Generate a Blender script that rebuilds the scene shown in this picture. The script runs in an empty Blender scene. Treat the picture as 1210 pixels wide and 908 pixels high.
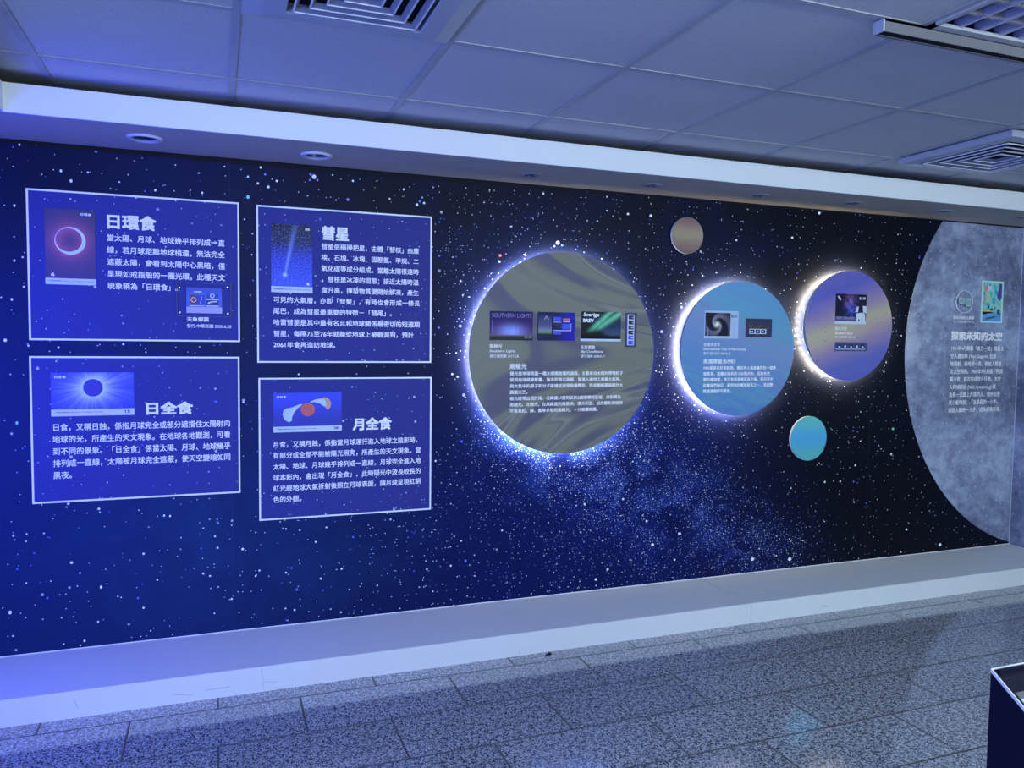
import bpy, bmesh, math, random
from mathutils import Vector, Matrix

random.seed(7)
SC = bpy.context.scene
COL = SC.collection

# ------------------------------------------------------------------ camera, world, lamps, exposure
CAM = Vector((0.0, -3.6257, 1.4058))
RIGHT = Vector((0.9360715, -0.3516146, 0.0117142))
UP = Vector((0.0089259, 0.0570224, 0.9983330))
FWD = Vector((0.3516965, 0.9344065, -0.0565155))
FPX = 928.873
cd = bpy.data.cameras.new('camera'); cam = bpy.data.objects.new('camera', cd); COL.objects.link(cam)
cam.matrix_world = Matrix(((RIGHT.x, UP.x, -FWD.x, CAM.x), (RIGHT.y, UP.y, -FWD.y, CAM.y), (RIGHT.z, UP.z, -FWD.z, CAM.z), (0, 0, 0, 1)))
cd.sensor_width = 36.0; cd.sensor_fit = 'HORIZONTAL'; cd.lens = 36.0 * FPX / 1210.0
cd.clip_start = 0.05; cd.clip_end = 60
SC.camera = cam

SC.view_settings.view_transform = 'Standard'
SC.view_settings.look = 'None'
SC.view_settings.exposure = 0.0
SC.view_settings.gamma = 1.0
SC.view_settings.use_curve_mapping = False
SC.cycles.use_denoising = True
SC.cycles.max_bounces = 8
SC.cycles.sample_clamp_indirect = 4.0
SC.cycles.caustics_reflective = False
SC.cycles.caustics_refractive = False

wd = bpy.data.worlds.new('world'); SC.world = wd; wd.use_nodes = True
wd.node_tree.nodes['Background'].inputs[0].default_value = (0.45, 0.55, 1.0, 1)
wd.node_tree.nodes['Background'].inputs[1].default_value = 0.03


def area(name, loc, target, sx, sy, power, color, spread=180):
    l = bpy.data.lights.new(name, 'AREA'); l.shape = 'RECTANGLE'; l.size = sx; l.size_y = sy
    l.energy = power; l.color = color; l.spread = math.radians(spread)
    o = bpy.data.objects.new(name, l); COL.objects.link(o)
    o.location = loc
    o.rotation_euler = (Vector(target) - Vector(loc)).to_track_quat('-Z', 'Y').to_euler()
    return o


area('hall_ceiling_light', (2.4, -4.3, 2.27), (2.4, -0.6, 0.2), 6.0, 0.6, 225, (0.78, 0.95, 1.0))
area('hall_daylight', (2.4, -8.6, 0.95), (2.4, 0, 1.2), 6.0, 1.6, 75, (0.78, 0.97, 0.97))
area('blue_ceiling_fill', (-1.9, -3.5, 0.75), (0.9, -1.9, 2.6), 1.4, 0.7, 76, (0.19, 0.29, 1.0))  # added fill, aimed up to turn the ceiling bluer
area('blue_screen_light', (-2.3, -3.6, 1.5), (0.6, -1.3, 1.9), 1.0, 0.7, 19, (0.14, 0.24, 1.0))
area('blue_wash_light', (-1.05, -0.85, 1.2), (-0.55, 0.0, 1.1), 0.12, 1.6, 24, (0.035, 0.055, 1.0))

# ------------------------------------------------------------------ measured places
ZC = 2.3043          # ceiling tiles
ZS = 2.167           # soffit
YF = -0.437          # fascia and plinth fronts
ZP = 0.101           # plinth top
XL, XR = -1.115, 4.87


def ray(px, py):
    v = FWD + RIGHT * ((px - 605.0) / FPX) + UP * ((454.0 - py) / FPX)
    return v / v.y


def W(px, py, y=0.0):
    """point on the wall (or on a plane standing y in front of it) at a measured photo position"""
    v = ray(px, py) * (y - CAM.y)
    return (CAM.x + v.x, CAM.z + v.z)


def Cl(px, py, z):
    v = ray(px, py); k = (z - CAM.z) / v.z
    return (CAM.x + v.x * k, CAM.y + k)


# ------------------------------------------------------------------ node helper
class G:
    def __init__(self, nt):
        self.nt = nt

    def node(self, t, **kw):
        n = self.nt.nodes.new(t)
        for k, v in kw.items():
            setattr(n, k, v)
        return n

    def put(self, sock, v):
        if isinstance(v, bpy.types.NodeSocket):
            self.nt.links.new(v, sock)
        elif isinstance(v, (tuple, list)):
            v = tuple(v)
            n = len(sock.default_value)
            sock.default_value = (v + (1.0,))[:n] if len(v) < n else v[:n]
        else:
            sock.default_value = v

    def m(self, op, a, b=None, c=None, clamp=False):
        n = self.node('ShaderNodeMath', operation=op, use_clamp=clamp)
        self.put(n.inputs[0], a)
        if b is not None: self.put(n.inputs[1], b)
        if c is not None: self.put(n.inputs[2], c)
        return n.outputs[0]

    def add(self, a, b): return self.m('ADD', a, b)
    def sub(self, a, b): return self.m('SUBTRACT', a, b)
    def mul(self, a, b): return self.m('MULTIPLY', a, b)
    def div(self, a, b): return self.m('DIVIDE', a, b)

    def step(self, v, lo, hi, smooth=True, a=0.0, b=1.0):
        n = self.node('ShaderNodeMapRange', clamp=True)
        n.interpolation_type = 'SMOOTHSTEP' if smooth else 'LINEAR'
        self.put(n.inputs[0], v)
        for i, q in enumerate((lo, hi, a, b)): self.put(n.inputs[1 + i], q)
        return n.outputs[0]

    def gauss(self, v, s):
        return self.m('EXPONENT', self.mul(self.mul(v, v), -1.0 / (2 * s * s)))

    def mix(self, f, a, b, mode='MIX'):
        n = self.node('ShaderNodeMix', data_type='RGBA', blend_type=mode)
        self.put(n.inputs[0], f); self.put(n.inputs[6], a); self.put(n.inputs[7], b)
        return n.outputs[2]

    def ramp(self, v, stops, interp='LINEAR'):
        n = self.node('ShaderNodeValToRGB'); cr = n.color_ramp; cr.interpolation = interp
        while len(cr.elements) > 1: cr.elements.remove(cr.elements[-1])
        cr.elements[0].position = stops[0][0]; cr.elements[0].color = stops[0][1] + (1,)
        for p, c in stops[1:]:
            e = cr.elements.new(p); e.color = c + (1,)
        self.put(n.inputs[0], v)
        return n.outputs[0]

    def xyz(self, v):
        n = self.node('ShaderNodeSeparateXYZ'); self.put(n.inputs[0], v)
        return n.outputs[0], n.outputs[1], n.outputs[2]

    def vec(self, x, y, z):
        n = self.node('ShaderNodeCombineXYZ')
        for i, q in enumerate((x, y, z)): self.put(n.inputs[i], q)
        return n.outputs[0]

    def noise(self, v, scale, detail=3, rough=0.5, dist=0.0, dims='3D', color=False):
        n = self.node('ShaderNodeTexNoise', noise_dimensions=dims)
        if v is not None: self.put(n.inputs['Vector'], v)
        n.inputs['Scale'].default_value = scale; n.inputs['Detail'].default_value = detail
        n.inputs['Roughness'].default_value = rough; n.inputs['Distortion'].default_value = dist
        return n.outputs[1 if color else 0]

    def vor(self, v, scale, dims='2D', feature='F1'):
        n = self.node('ShaderNodeTexVoronoi', voronoi_dimensions=dims, feature=feature)
        self.put(n.inputs['Vector'], v); n.inputs['Scale'].default_value = scale
        return n.outputs['Distance'], n.outputs['Color']

    def pos(self): return self.node('ShaderNodeNewGeometry').outputs['Position']
    def obj(self): return self.node('ShaderNodeTexCoord').outputs['Object']


def new_mat(name, rough=0.6, spec=0.4, ior=1.5):
    m = bpy.data.materials.new(name); m.use_nodes = True
    b = m.node_tree.nodes['Principled BSDF']
    b.inputs['Roughness'].default_value = rough
    b.inputs['Specular IOR Level'].default_value = spec
    b.inputs['IOR'].default_value = ior
    return m, G(m.node_tree), b


def plain(name, color, rough=0.6, spec=0.4, metal=0.0, var=0.06, scale=6.0):
    """painted or moulded surface: a colour with a faint mottling"""
    m, g, b = new_mat(name, rough, spec)
    n = g.noise(g.obj(), scale, 4)
    c = g.mix(n, tuple(x * (1 - var) for x in color), tuple(min(1, x * (1 + var)) for x in color))
    g.put(b.inputs['Base Color'], c); b.inputs['Metallic'].default_value = metal
    return m


def lamp_mat(name, color, strength):
    m = bpy.data.materials.new(name); m.use_nodes = True
    b = m.node_tree.nodes['Principled BSDF']
    b.inputs['Base Color'].default_value = color + (1,)
    b.inputs['Emission Color'].default_value = color + (1,)
    b.inputs['Emission Strength'].default_value = strength
    return m


# ------------------------------------------------------------------ mesh helpers
def bm_mesh(bm, name, origin=(0, 0, 0)):
    o = Vector(origin)
    for v in bm.verts: v.co -= o
    bm.normal_update()
    me = bpy.data.meshes.new(name); bm.to_mesh(me); bm.free()
    return me


def link(name, me, mat, parent=None, loc=(0, 0, 0)):
    o = bpy.data.objects.new(name, me); COL.objects.link(o)
    if mat is not None:
        me.materials.clear(); me.materials.append(mat)
    if parent is not None:
        o.parent = parent
        q, pl = parent, Vector((0, 0, 0))
        while q is not None:
            pl += q.location; q = q.parent
        o.location = Vector(loc) - pl
    else:
        o.location = loc
    return o


def obj(name, bm, mat, parent=None, origin=None):
    """link a bmesh drawn in room coordinates; its own origin is put at `origin` (default: box centre)"""
    if origin is None:
        xs = [v.co for v in bm.verts]
        lo = Vector([min(c[i] for c in xs) for i in range(3)]); hi = Vector([max(c[i] for c in xs) for i in range(3)])
        origin = (lo + hi) / 2
    return link(name, bm_mesh(bm, name, origin), mat, parent, origin)


def tag(o, label=None, cat=None, group=None, kind=None):
    if label: o['label'] = label
    if cat: o['category'] = cat
    if group: o['group'] = group
    if kind: o['kind'] = kind
    return o


def thing(name, label, cat, loc, group=None):
    o = bpy.data.objects.new(name, None); COL.objects.link(o); o.location = loc
    o.empty_display_size = 0.05
    return tag(o, label, cat, group)


def add_box(bm, x0, x1, y0, y1, z0, z1):
    v = [bm.verts.new((x, y, z)) for x in (x0, x1) for y in (y0, y1) for z in (z0, z1)]
    for f in ((0, 1, 3, 2), (4, 6, 7, 5), (0, 4, 5, 1), (2, 3, 7, 6), (0, 2, 6, 4), (1, 5, 7, 3)):
        bm.faces.new([v[i] for i in f])
    return v


def box(*a, bevel=0.0):
    bm = bmesh.new(); add_box(bm, *a)
    if bevel:
        bmesh.ops.recalc_face_normals(bm, faces=bm.faces[:])
        bmesh.ops.bevel(bm, geom=bm.edges[:], offset=bevel, segments=2, affect='EDGES', profile=0.5)
    bmesh.ops.recalc_face_normals(bm, faces=bm.faces[:])
    return bm


def add_slab(bm, pts, y0, y1):
    """outline in (x, z) extruded from y0 (front) to y1 (back)"""
    a = [bm.verts.new((x, y0, z)) for x, z in pts]; b = [bm.verts.new((x, y1, z)) for x, z in pts]
    n = len(pts)
    fs = [bm.faces.new(a), bm.faces.new(b[::-1])]
    for i in range(n):
        fs.append(bm.faces.new((a[i], b[i], b[(i + 1) % n], a[(i + 1) % n])))
    bmesh.ops.recalc_face_normals(bm, faces=fs)


def slab(pts, y0, y1):
    bm = bmesh.new(); add_slab(bm, pts, y0, y1); return bm


def circle(cx, cz, r, n=96, a0=0.0, a1=2 * math.pi, rz=None):
    rz = rz or r
    k = n if abs(a1 - a0 - 2 * math.pi) < 1e-6 else n + 1
    return [(cx + r * math.cos(a0 + (a1 - a0) * i / n), cz + rz * math.sin(a0 + (a1 - a0) * i / n)) for i in range(k)]


def rect(x0, x1, z0, z1): return [(x0, z0), (x1, z0), (x1, z1), (x0, z1)]


def frame_bm(x0, x1, z0, z1, w, y0, y1):
    bm = bmesh.new()
    o = rect(x0, x1, z0, z1); i = rect(x0 + w, x1 - w, z0 + w, z1 - w)
    V = [[bm.verts.new((x, y, z)) for x, z in q] for y in (y0, y1) for q in (o, i)]
    for k in range(4):
        j = (k + 1) % 4
        for A, B in ((V[0], V[1]), (V[1], V[3]), (V[3], V[2]), (V[2], V[0])):
            bm.faces.new((A[k], A[j], B[j], B[k]))
    bmesh.ops.recalc_face_normals(bm, faces=bm.faces[:])
    return bm


def ring_bm(c, axis, r0, r1, h, n=48, bevel=True):
    """flat annulus with thickness h along the axis ('y' or 'z'), towards -axis"""
    bm = bmesh.new(); c = Vector(c)
    prof = [(r0, 0), (r0, -h * 0.6), (r0 + (r1 - r0) * 0.25, -h), (r1 - (r1 - r0) * 0.3, -h), (r1, -h * 0.3), (r1, 0)]
    rows = []
    for i in range(n):
        a = 2 * math.pi * i / n
        rows.append([bm.verts.new(c + (Vector((r * math.cos(a), q, r * math.sin(a))) if axis == 'y' else Vector((r * math.cos(a), r * math.sin(a), q)))) for r, q in prof])
    for i in range(n):
        A, B = rows[i], rows[(i + 1) % n]
        for k in range(len(prof)):
            j = (k + 1) % len(prof)
            bm.faces.new((A[k], A[j], B[j], B[k]))
    bmesh.ops.recalc_face_normals(bm, faces=bm.faces[:])
    return bm


def teeth(x0, x1, z0, z1, pitch, depth, sides='lrtb'):
    """perforated stamp outline, counter-clockwise"""
    def edge(a, b, cut):
        (ax, az), (bx, bz) = a, b
        L = math.hypot(bx - ax, bz - az); n = max(2, round(L / pitch)); out = []
        ux, uz = (bx - ax) / L, (bz - az) / L; nx, nz = -uz, ux
        for i in range(n):
            out.append((ax + ux * L * i / n, az + uz * L * i / n))
            if cut:
                for f in (0.35, 0.65):
                    t = L * (i + f) / n
                    out.append((ax + ux * t + nx * depth, az + uz * t + nz * depth))
        return out
    P = [(x0, z0), (x1, z0), (x1, z1), (x0, z1)]
    return edge(P[0], P[1], 'b' in sides) + edge(P[1], P[2], 'r' in sides) + edge(P[2], P[3], 't' in sides) + edge(P[3], P[0], 'l' in sides)


def text_mesh(s, bold=0.0, ls=1.0, shear=0.0):
    cu = bpy.data.curves.new('text', 'FONT'); cu.body = s; cu.size = 1.0; cu.resolution_u = 3
    cu.space_line = ls; cu.shear = shear; cu.fill_mode = 'FRONT'
    o = bpy.data.objects.new('text', cu); COL.objects.link(o)
    dg = bpy.context.evaluated_depsgraph_get(); dg.update()
    me = bpy.data.meshes.new_from_object(o.evaluated_get(dg))
    bpy.data.objects.remove(o); bpy.data.curves.remove(cu)
    if bold:                                # heavier strokes: the same lettering overprinted a hair to each side
        bm = bmesh.new()
        for k, (dx, dy) in enumerate(((-1, -1), (1, -1), (1, 1), (-1, 1))):
            n0 = len(bm.verts); bm.from_mesh(me); bm.verts.ensure_lookup_table()
            for v in bm.verts[n0:]: v.co += Vector((dx * bold, dy * bold, k * 0.004))
        bm.to_mesh(me); bm.free()
    return me


def text_at(name, s, parent, mat, x0, x1, z0, z1, y, bold=0.0, ls=1.0, shear=0.0):
    """lettering filling the given box on the plane y; a paragraph becomes one part with a piece per printed line"""
    me = text_mesh(s, bold, ls, shear)
    xs = [v.co.x for v in me.vertices]; ys = [v.co.y for v in me.vertices]
    ax, bx, ay, by = min(xs), max(xs), min(ys), max(ys)
    n = s.count('\n') + 1; pitch = (by - ay - 0.88) / (n - 1) if n > 1 else 1.0
    row = [min(n - 1, max(0, round((by - 0.44 - v.co.y) / pitch))) if n > 1 else 0 for v in me.vertices]
    for v in me.vertices:
        v.co = ((v.co.x - ax) / (bx - ax) * (x1 - x0) - (x1 - x0) / 2, -v.co.z * 0.02, (v.co.y - ay) / (by - ay) * (z1 - z0) - (z1 - z0) / 2)
    loc = Vector(((x0 + x1) / 2, y, (z0 + z1) / 2))
    if n == 1: return link(name, me, mat, parent, loc)
    block = link(name, None, None, parent, loc)
    for k in range(n):
        bm = bmesh.new(); bm.from_mesh(me); bm.verts.ensure_lookup_table()
        bmesh.ops.delete(bm, geom=[v for v, r in zip(bm.verts[:], row) if r != k], context='VERTS')
        for v in bm.verts: v.co += loc
        obj('text_line', bm, mat, block)
    return block


def text_px(name, s, parent, mat, xl, yt, xr, yb, y, **kw):
    x0, z1 = W(xl, yt, y); x0b, z0 = W(xl, yb, y); x1, _ = W(xr, (yt + yb) / 2, y)
    return text_at(name, s, parent, mat, (x0 + x0b) / 2, x1, z0, z1, y, **kw)


def rect_px(tl, br, y):
    x0, z1 = W(*tl, y); x1, z0 = W(*br, y)
    return x0, x1, z0, z1


def rect4(tl, tr, br, bl, y):
    a, b, c, d = (W(*q, y) for q in (tl, tr, br, bl))
    return (a[0] + d[0]) / 2, (b[0] + c[0]) / 2, (c[1] + d[1]) / 2, (a[1] + b[1]) / 2


# ------------------------------------------------------------------ star print (used by the wall and by the tinted panels)
NA, NB = W(600, 520), W(880, 655)
SEAMS = [W(887, 300)[0], W(1035, 300)[0], W(757, 300)[0], W(560, 300)[0], W(272, 300)[0]]


def star_print(g, tint=None):
    X, Y, Z = g.xyz(g.pos())
    p2 = g.vec(X, Z, 0.0)
    dx, dz = NB[0] - NA[0], NB[1] - NA[1]; L = math.hypot(dx, dz); dx /= L; dz /= L
    rx, rz = g.sub(X, NA[0]), g.sub(Z, NA[1])
    along = g.add(g.mul(rx, dx), g.mul(rz, dz)); across = g.sub(g.mul(rx, -dz), g.mul(rz, -dx))
    big = g.noise(p2, 1.1, 4, 0.55, 0.4, '2D'); fine = g.noise(p2, 5.0, 6, 0.62, 0.6, '2D')
    end = g.mul(g.step(along, -0.35, 0.2), g.step(along, L + 0.7, L - 0.3))
    neb = g.mul(g.mul(g.gauss(g.sub(across, 0.06), 0.15), end), g.step(fine, 0.34, 0.72))
    haze = g.mul(g.mul(g.gauss(across, 0.33), end), g.step(big, 0.25, 0.7))
    leftw = g.step(X, 1.3, -0.5)
    rightd = g.step(X, 2.3, 3.6)
    mid = g.mul(g.gauss(g.sub(X, 1.15), 0.75), g.step(big, 0.3, 0.75))
    # printed base colour
    col = g.mix(g.step(big, 0.3, 0.7), (0.0055, 0.0072, 0.016), (0.006, 0.010, 0.045))
    col = g.mix(g.mul(leftw, g.step(Z, 2.1, 1.0, True, 0.25, 1.0)), col, (0.009, 0.021, 0.100))  # bluer print to the left, with some of the blue light painted in
    col = g.mix(g.mul(g.mul(g.gauss(g.sub(X, 1.55), 0.95), g.step(Z, 1.9, 0.5)), 0.8), col, (0.0050, 0.010, 0.085))
    gx, gz = W(265, 640)
    col = g.mix(g.mul(g.mul(g.gauss(g.sub(X, gx), 0.55), g.gauss(g.sub(Z, gz), 0.30)), g.step(fine, 0.2, 0.75, True, 0.35, 0.95)), col, (0.014, 0.040, 0.150))
    col = g.mix(g.mul(haze, 0.85), col, (0.005, 0.011, 0.115))
    col = g.mix(g.mul(g.mul(neb, g.step(along, L, 0.0, True, 0.4, 1.0)), 0.75), col, (0.022, 0.070, 0.40))
    col = g.mix(g.mul(rightd, 0.8), col, (0.0050, 0.0058, 0.0085))
    if tint: col = g.mix(tint[1], col, tint[0])

    def layer(scale, r0, r1, dens, p=3.0, blue=0.45):
        d, c = g.vor(p2, scale)
        R, Gc, B = g.node('ShaderNodeSeparateColor'), None, None
        g.put(R.inputs[0], c); a, b, e = R.outputs[0], R.outputs[1], R.outputs[2]
        rad = g.add(g.mul(g.m('POWER', a, p), (r1 - r0) * scale), r0 * scale)
        s = g.step(g.div(d, rad), 1.0, 0.45)
        s = g.mul(s, g.m('LESS_THAN', b, dens))
        tone = g.ramp(e, [(0.0, (0.95, 0.97, 1.0)), (1 - blue, (0.75, 0.85, 1.0)), (1 - blue + 0.02, (0.16, 0.26, 0.95)), (1.0, (0.10, 0.14, 0.8))])
        # faint and bright stars
        br = g.step(g.m('FRACT', g.mul(a, 17.31)), 0.0, 1.0, False, 0.4, 1.6)
        return s, tone, g.m('MINIMUM', br, 1.0)
    dens_c = g.add(g.mul(g.add(neb, g.mul(haze, 0.6)), 0.8), g.add(0.05, g.mul(mid, 0.28)))
    dens_c = g.mul(dens_c, g.step(X, 0.2, 1.0, True, 0.35, 1.0))
    for scale, r0, r1, dens, blue in ((9, 0.0035, 0.0085, 0.42, 0.4), (17, 0.0030, 0.0065, g.add(0.16, g.mul(mid, 0.35)), 0.3),
                                      (33, 0.0026, 0.0046, g.add(0.10, g.mul(dens_c, 0.55)), 0.22), (66, 0.0020, 0.0034, g.mul(dens_c, 0.50), 0.3),
                                      (125, 0.0014, 0.0024, g.mul(g.add(neb, g.mul(haze, 0.3)), 0.9), 0.5)):
        s, tone, br = layer(scale, r0, r1, dens, 3.0, blue)
        k = g.mul(s, br)
        if tint: k = g.mul(k, tint[2])
        col = g.mix(k, col, tone)
    for sx in SEAMS:
        col = g.mix(g.mul(g.m('LESS_THAN', g.m('ABSOLUTE', g.sub(X, sx)), 0.0012), 0.05), col, (0.25, 0.3, 0.45))
    return col


def mural_mat(name, tint=None, rough=0.42):
    m, g, b = new_mat(name, rough, 0.06)
    g.put(b.inputs['Base Color'], star_print(g, tint))
    bump = g.node('ShaderNodeBump'); bump.inputs['Strength'].default_value = 0.06; bump.inputs['Distance'].default_value = 0.002
    g.put(bump.inputs['Height'], g.noise(g.pos(), 160, 2)); g.put(b.inputs['Normal'], bump.outputs[0])
    return m


M = {}
M['mural'] = mural_mat('printed star wallpaper')
M['panel'] = mural_mat('translucent violet panel print', ((0.050, 0.058, 0.28), 0.74, 0.65), 0.5)
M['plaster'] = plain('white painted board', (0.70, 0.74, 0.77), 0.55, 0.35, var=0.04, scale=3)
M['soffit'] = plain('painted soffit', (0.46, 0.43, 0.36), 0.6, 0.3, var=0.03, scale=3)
M['black'] = plain('matte black', (0.008, 0.009, 0.012), 0.8, 0.2)
M['grid'] = plain('white enamelled steel', (0.38, 0.40, 0.44), 0.45, 0.4)
M['vent'] = plain('white moulded plastic', (0.40, 0.43, 0.54), 0.3, 0.5)
M['white_text'] = plain('white lettering', (0.93, 0.95, 0.97), 0.6, 0.3, var=0.02)
M['frame_line'] = plain('white frame line', (0.88, 0.92, 0.96), 0.5, 0.3, var=0.02)
M['stamp_white'] = plain('stamp paper', (0.60, 0.70, 0.82), 0.6, 0.3)
M['ink'] = plain('dark ink', (0.05, 0.07, 0.16), 0.6, 0.3)
M['room'] = plain('grey wall paint', (0.30, 0.32, 0.36), 0.8, 0.2)


def ceiling_mat():
    m, g, b = new_mat('mineral fibre tile', 0.9, 0.15)
    P = g.pos(); n = g.noise(P, 3.0, 3)
    c = g.mix(n, (0.50, 0.51, 0.53), (0.56, 0.57, 0.59))
    d, cc = g.vor(P, 60.0); s = g.node('ShaderNodeSeparateColor'); g.put(s.inputs[0], cc)
    pit = g.mul(g.step(d, 0.16, 0.08), g.m('LESS_THAN', s.outputs[0], 0.22))
    c = g.mix(g.mul(pit, 0.55), c, (0.16, 0.16, 0.18))
    g.put(b.inputs['Base Color'], c)
    bump = g.node('ShaderNodeBump'); bump.inputs['Strength'].default_value = 0.25; bump.inputs['Distance'].default_value = 0.002
    g.put(bump.inputs['Height'], g.noise(P, 220, 2)); g.put(b.inputs['Normal'], bump.outputs[0])
    return m


M['ceiling'] = ceiling_mat()
FLY, FLD, FLX, FLP = -0.531, 0.2933, 0.2937, 0.6


def floor_mat():
    m, g, b = new_mat('polished speckled granite tile', 0.13, 0.5, 2.25)
    X, Y, Z = g.xyz(g.pos())
    # running bond slabs: rows along the wall, joints shifted by half a slab in every other row
    yy = g.div(g.sub(Y, FLY), FLD); row = g.m('FLOOR', yy); fy_ = g.m('FRACT', yy)
    odd = g.mul(g.m('FRACT', g.mul(row, 0.5)), 2.0)
    xx = g.add(g.div(g.sub(X, FLX), FLP), g.mul(g.sub(1.0, odd), 0.5)); colm = g.m('FLOOR', xx); fx_ = g.m('FRACT', xx)
    ex = g.mul(g.m('MINIMUM', fx_, g.sub(1.0, fx_)), FLP); ey = g.mul(g.m('MINIMUM', fy_, g.sub(1.0, fy_)), FLD)
    joint = g.m('MAXIMUM', g.step(ex, 0.0042, 0.0030, False), g.step(ey, 0.0042, 0.0030, False))
    wn = g.node('ShaderNodeTexWhiteNoise', noise_dimensions='2D'); g.put(wn.inputs['Vector'], g.vec(g.add(colm, 0.5), g.add(row, 0.5), 0.0))
    tile_r = wn.outputs['Value']
    p2 = g.vec(X, Y, 0.0)
    a = g.noise(p2, 160, 2, 0.6, 0.0, '2D'); a2 = g.noise(p2, 60, 3, 0.6, 0.3, '2D')
    sp = g.add(g.mul(a, 0.62), g.mul(a2, 0.38))
    col = g.ramp(sp, [(0.37, (0.020, 0.024, 0.036)), (0.45, (0.10, 0.115, 0.155)), (0.52, (0.36, 0.39, 0.45)), (0.61, (0.60, 0.63, 0.69))])
    col = g.mix(g.mul(tile_r, 0.30), col, (0.5, 0.5, 0.5), 'MULTIPLY')
    col = g.mix(g.mul(joint, 0.96), col, (0.012, 0.013, 0.018))
    g.put(b.inputs['Base Color'], col)
    # each slab lies a hair out of level
    vm = g.node('ShaderNodeVectorMath', operation='SUBTRACT'); g.put(vm.inputs[0], wn.outputs['Color']); vm.inputs[1].default_value = (0.5, 0.5, 0.5)
    vs = g.node('ShaderNodeVectorMath', operation='MULTIPLY'); g.put(vs.inputs[0], vm.outputs[0]); vs.inputs[1].default_value = (0.012, 0.012, 0.0)
    va = g.node('ShaderNodeVectorMath', operation='ADD'); g.put(va.inputs[0], vs.outputs[0]); va.inputs[1].default_value = (0, 0, 1)
    vn = g.node('ShaderNodeVectorMath', operation='NORMALIZE'); g.put(vn.inputs[0], va.outputs[0])
    g.put(b.inputs['Normal'], vn.outputs[0])
    g.put(b.inputs['Roughness'], g.step(joint, 0.0, 1.0, False, 0.085, 0.7))
    return m


M['floor'] = floor_mat()

# ------------------------------------------------------------------ room shell
def struct(name, bm, mat, parent=None, origin=None):
    o = obj(name, bm, mat, parent, origin)
    if parent is None: o['kind'] = 'structure'
    return o


struct('floor', box(-4.2, XR, -9.0, 0.12, -0.10, 0.0), M['floor'])
wall_back = struct('wall_back', box(XL, XR, 0.0, 0.12, 0.0, ZC + 0.35), M['mural'])
struct('wall_left', box(XL - 0.1, XL, -1.7, 0.12, 0.0, ZC + 0.35), M['room'])
struct('wall_front', box(-4.2, XR + 0.1, -9.12, -9.0, -0.1, ZC + 0.35), M['room'])
wr = struct('wall_right', box(XR, XR + 0.1, -9.0, 0.12, 0.0, ZC + 0.35), M['room'])

GX = [-1.1511 + 0.606 * k for k in range(-6, 12)]
GY = [-0.642 - 0.6251 * k for k in range(-2, 15)]
GY = [y for y in GY if y < 0.0] + [0.0]; GY.sort(reverse=True)
LIGHT_CELL = (1.879, 2.485, -2.517, -1.892)
bm = bmesh.new()
xs = [-4.2] + [x for x in GX if -4.2 < x < XR] + [XR]; ys = GY + [-9.0]; ys = sorted(set(y for y in ys if y >= -9.0))
vt = {}
def gv(x, y):
    k = (round(x, 4), round(y, 4))
    if k not in vt: vt[k] = bm.verts.new((x, y, ZC + 0.005))
    return vt[k]
for i in range(len(xs) - 1):
    for j in range(len(ys) - 1):
        cx, cy = (xs[i] + xs[i + 1]) / 2, (ys[j] + ys[j + 1]) / 2
        if LIGHT_CELL[0] < cx < LIGHT_CELL[1] and LIGHT_CELL[2] < cy < LIGHT_CELL[3]: continue
        bm.faces.new((gv(xs[i], ys[j]), gv(xs[i], ys[j + 1]), gv(xs[i + 1], ys[j + 1]), gv(xs[i + 1], ys[j])))
ceiling = struct('ceiling', bm, M['ceiling'], origin=(0, 0, ZC))
bm = bmesh.new()
for x in xs[1:-1]: add_box(bm, x - 0.012, x + 0.012, -8.99, -0.01, ZC + 0.001, ZC + 0.004)
for y in ys[1:-1]: add_box(bm, -4.19, XR - 0.01, y - 0.012, y + 0.012, ZC + 0.0014, ZC + 0.0042)
bmesh.ops.recalc_face_normals(bm, faces=bm.faces[:])
struct('ceiling_grid', bm, M['grid'], ceiling)
bm = bmesh.new(); add_box(bm, -4.2, XR, -9.0, 0.12, ZC + 0.35, ZC + 0.40)
struct('ceiling_slab', bm, M['room'], ceiling)

# hanging bulkhead over the niche: fascia and soffit, and its return at the left end
XF = -0.678
bm = bmesh.new()
add_box(bm, XF, XR, YF, YF + 0.012, ZS, 2.268)
add_box(bm, XF - 0.012, XF, -1.7, YF + 0.012, ZS, 2.268)
bmesh.ops.recalc_face_normals(bm, faces=bm.faces[:])
trim_f = struct('trim_1', bm, M['plaster'])
bm = bmesh.new()
add_box(bm, XL, XR, YF + 0.001, -0.0, ZS + 0.0005, ZS + 0.012); add_box(bm, XL, XF, -1.7, YF + 0.001, ZS + 0.0005, ZS + 0.012)
bmesh.ops.recalc_face_normals(bm, faces=bm.faces[:])
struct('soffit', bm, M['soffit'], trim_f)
# black strip painting the shadow gap where the wallpaper stops below the soffit
struct('shadow_gap', slab([(XL, ZS), (XL, ZS - 0.012), (0.2, ZS - 0.022), (1.4, ZS - 0.016), (2.2, ZS - 0.008), (XR, ZS - 0.006), (XR, ZS)], -0.004, -0.0005), M['black'])
# low white plinth under the wallpaper
bm = bmesh.new()
XS = 2.492
add_box(bm, XL, XS - 0.0012, YF, 0.0, 0.0, ZP); add_box(bm, XS + 0.0012, XR, YF + 0.001, 0.0, 0.0, ZP + 0.0004)
bmesh.ops.recalc_face_normals(bm, faces=bm.faces[:])
bmesh.ops.bevel(bm, geom=[e for e in bm.edges if all(v.co.z > 0.09 and v.co.y < -0.4 for v in e.verts)], offset=0.002, segments=2, affect='EDGES')
plinth = struct('baseboard_back', bm, M['plaster'])
struct('wallpaper_edge', box(XL, XR, -0.0025, -0.0002, ZP + 0.0005, ZP + 0.0035), M['frame_line'], plinth)
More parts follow.
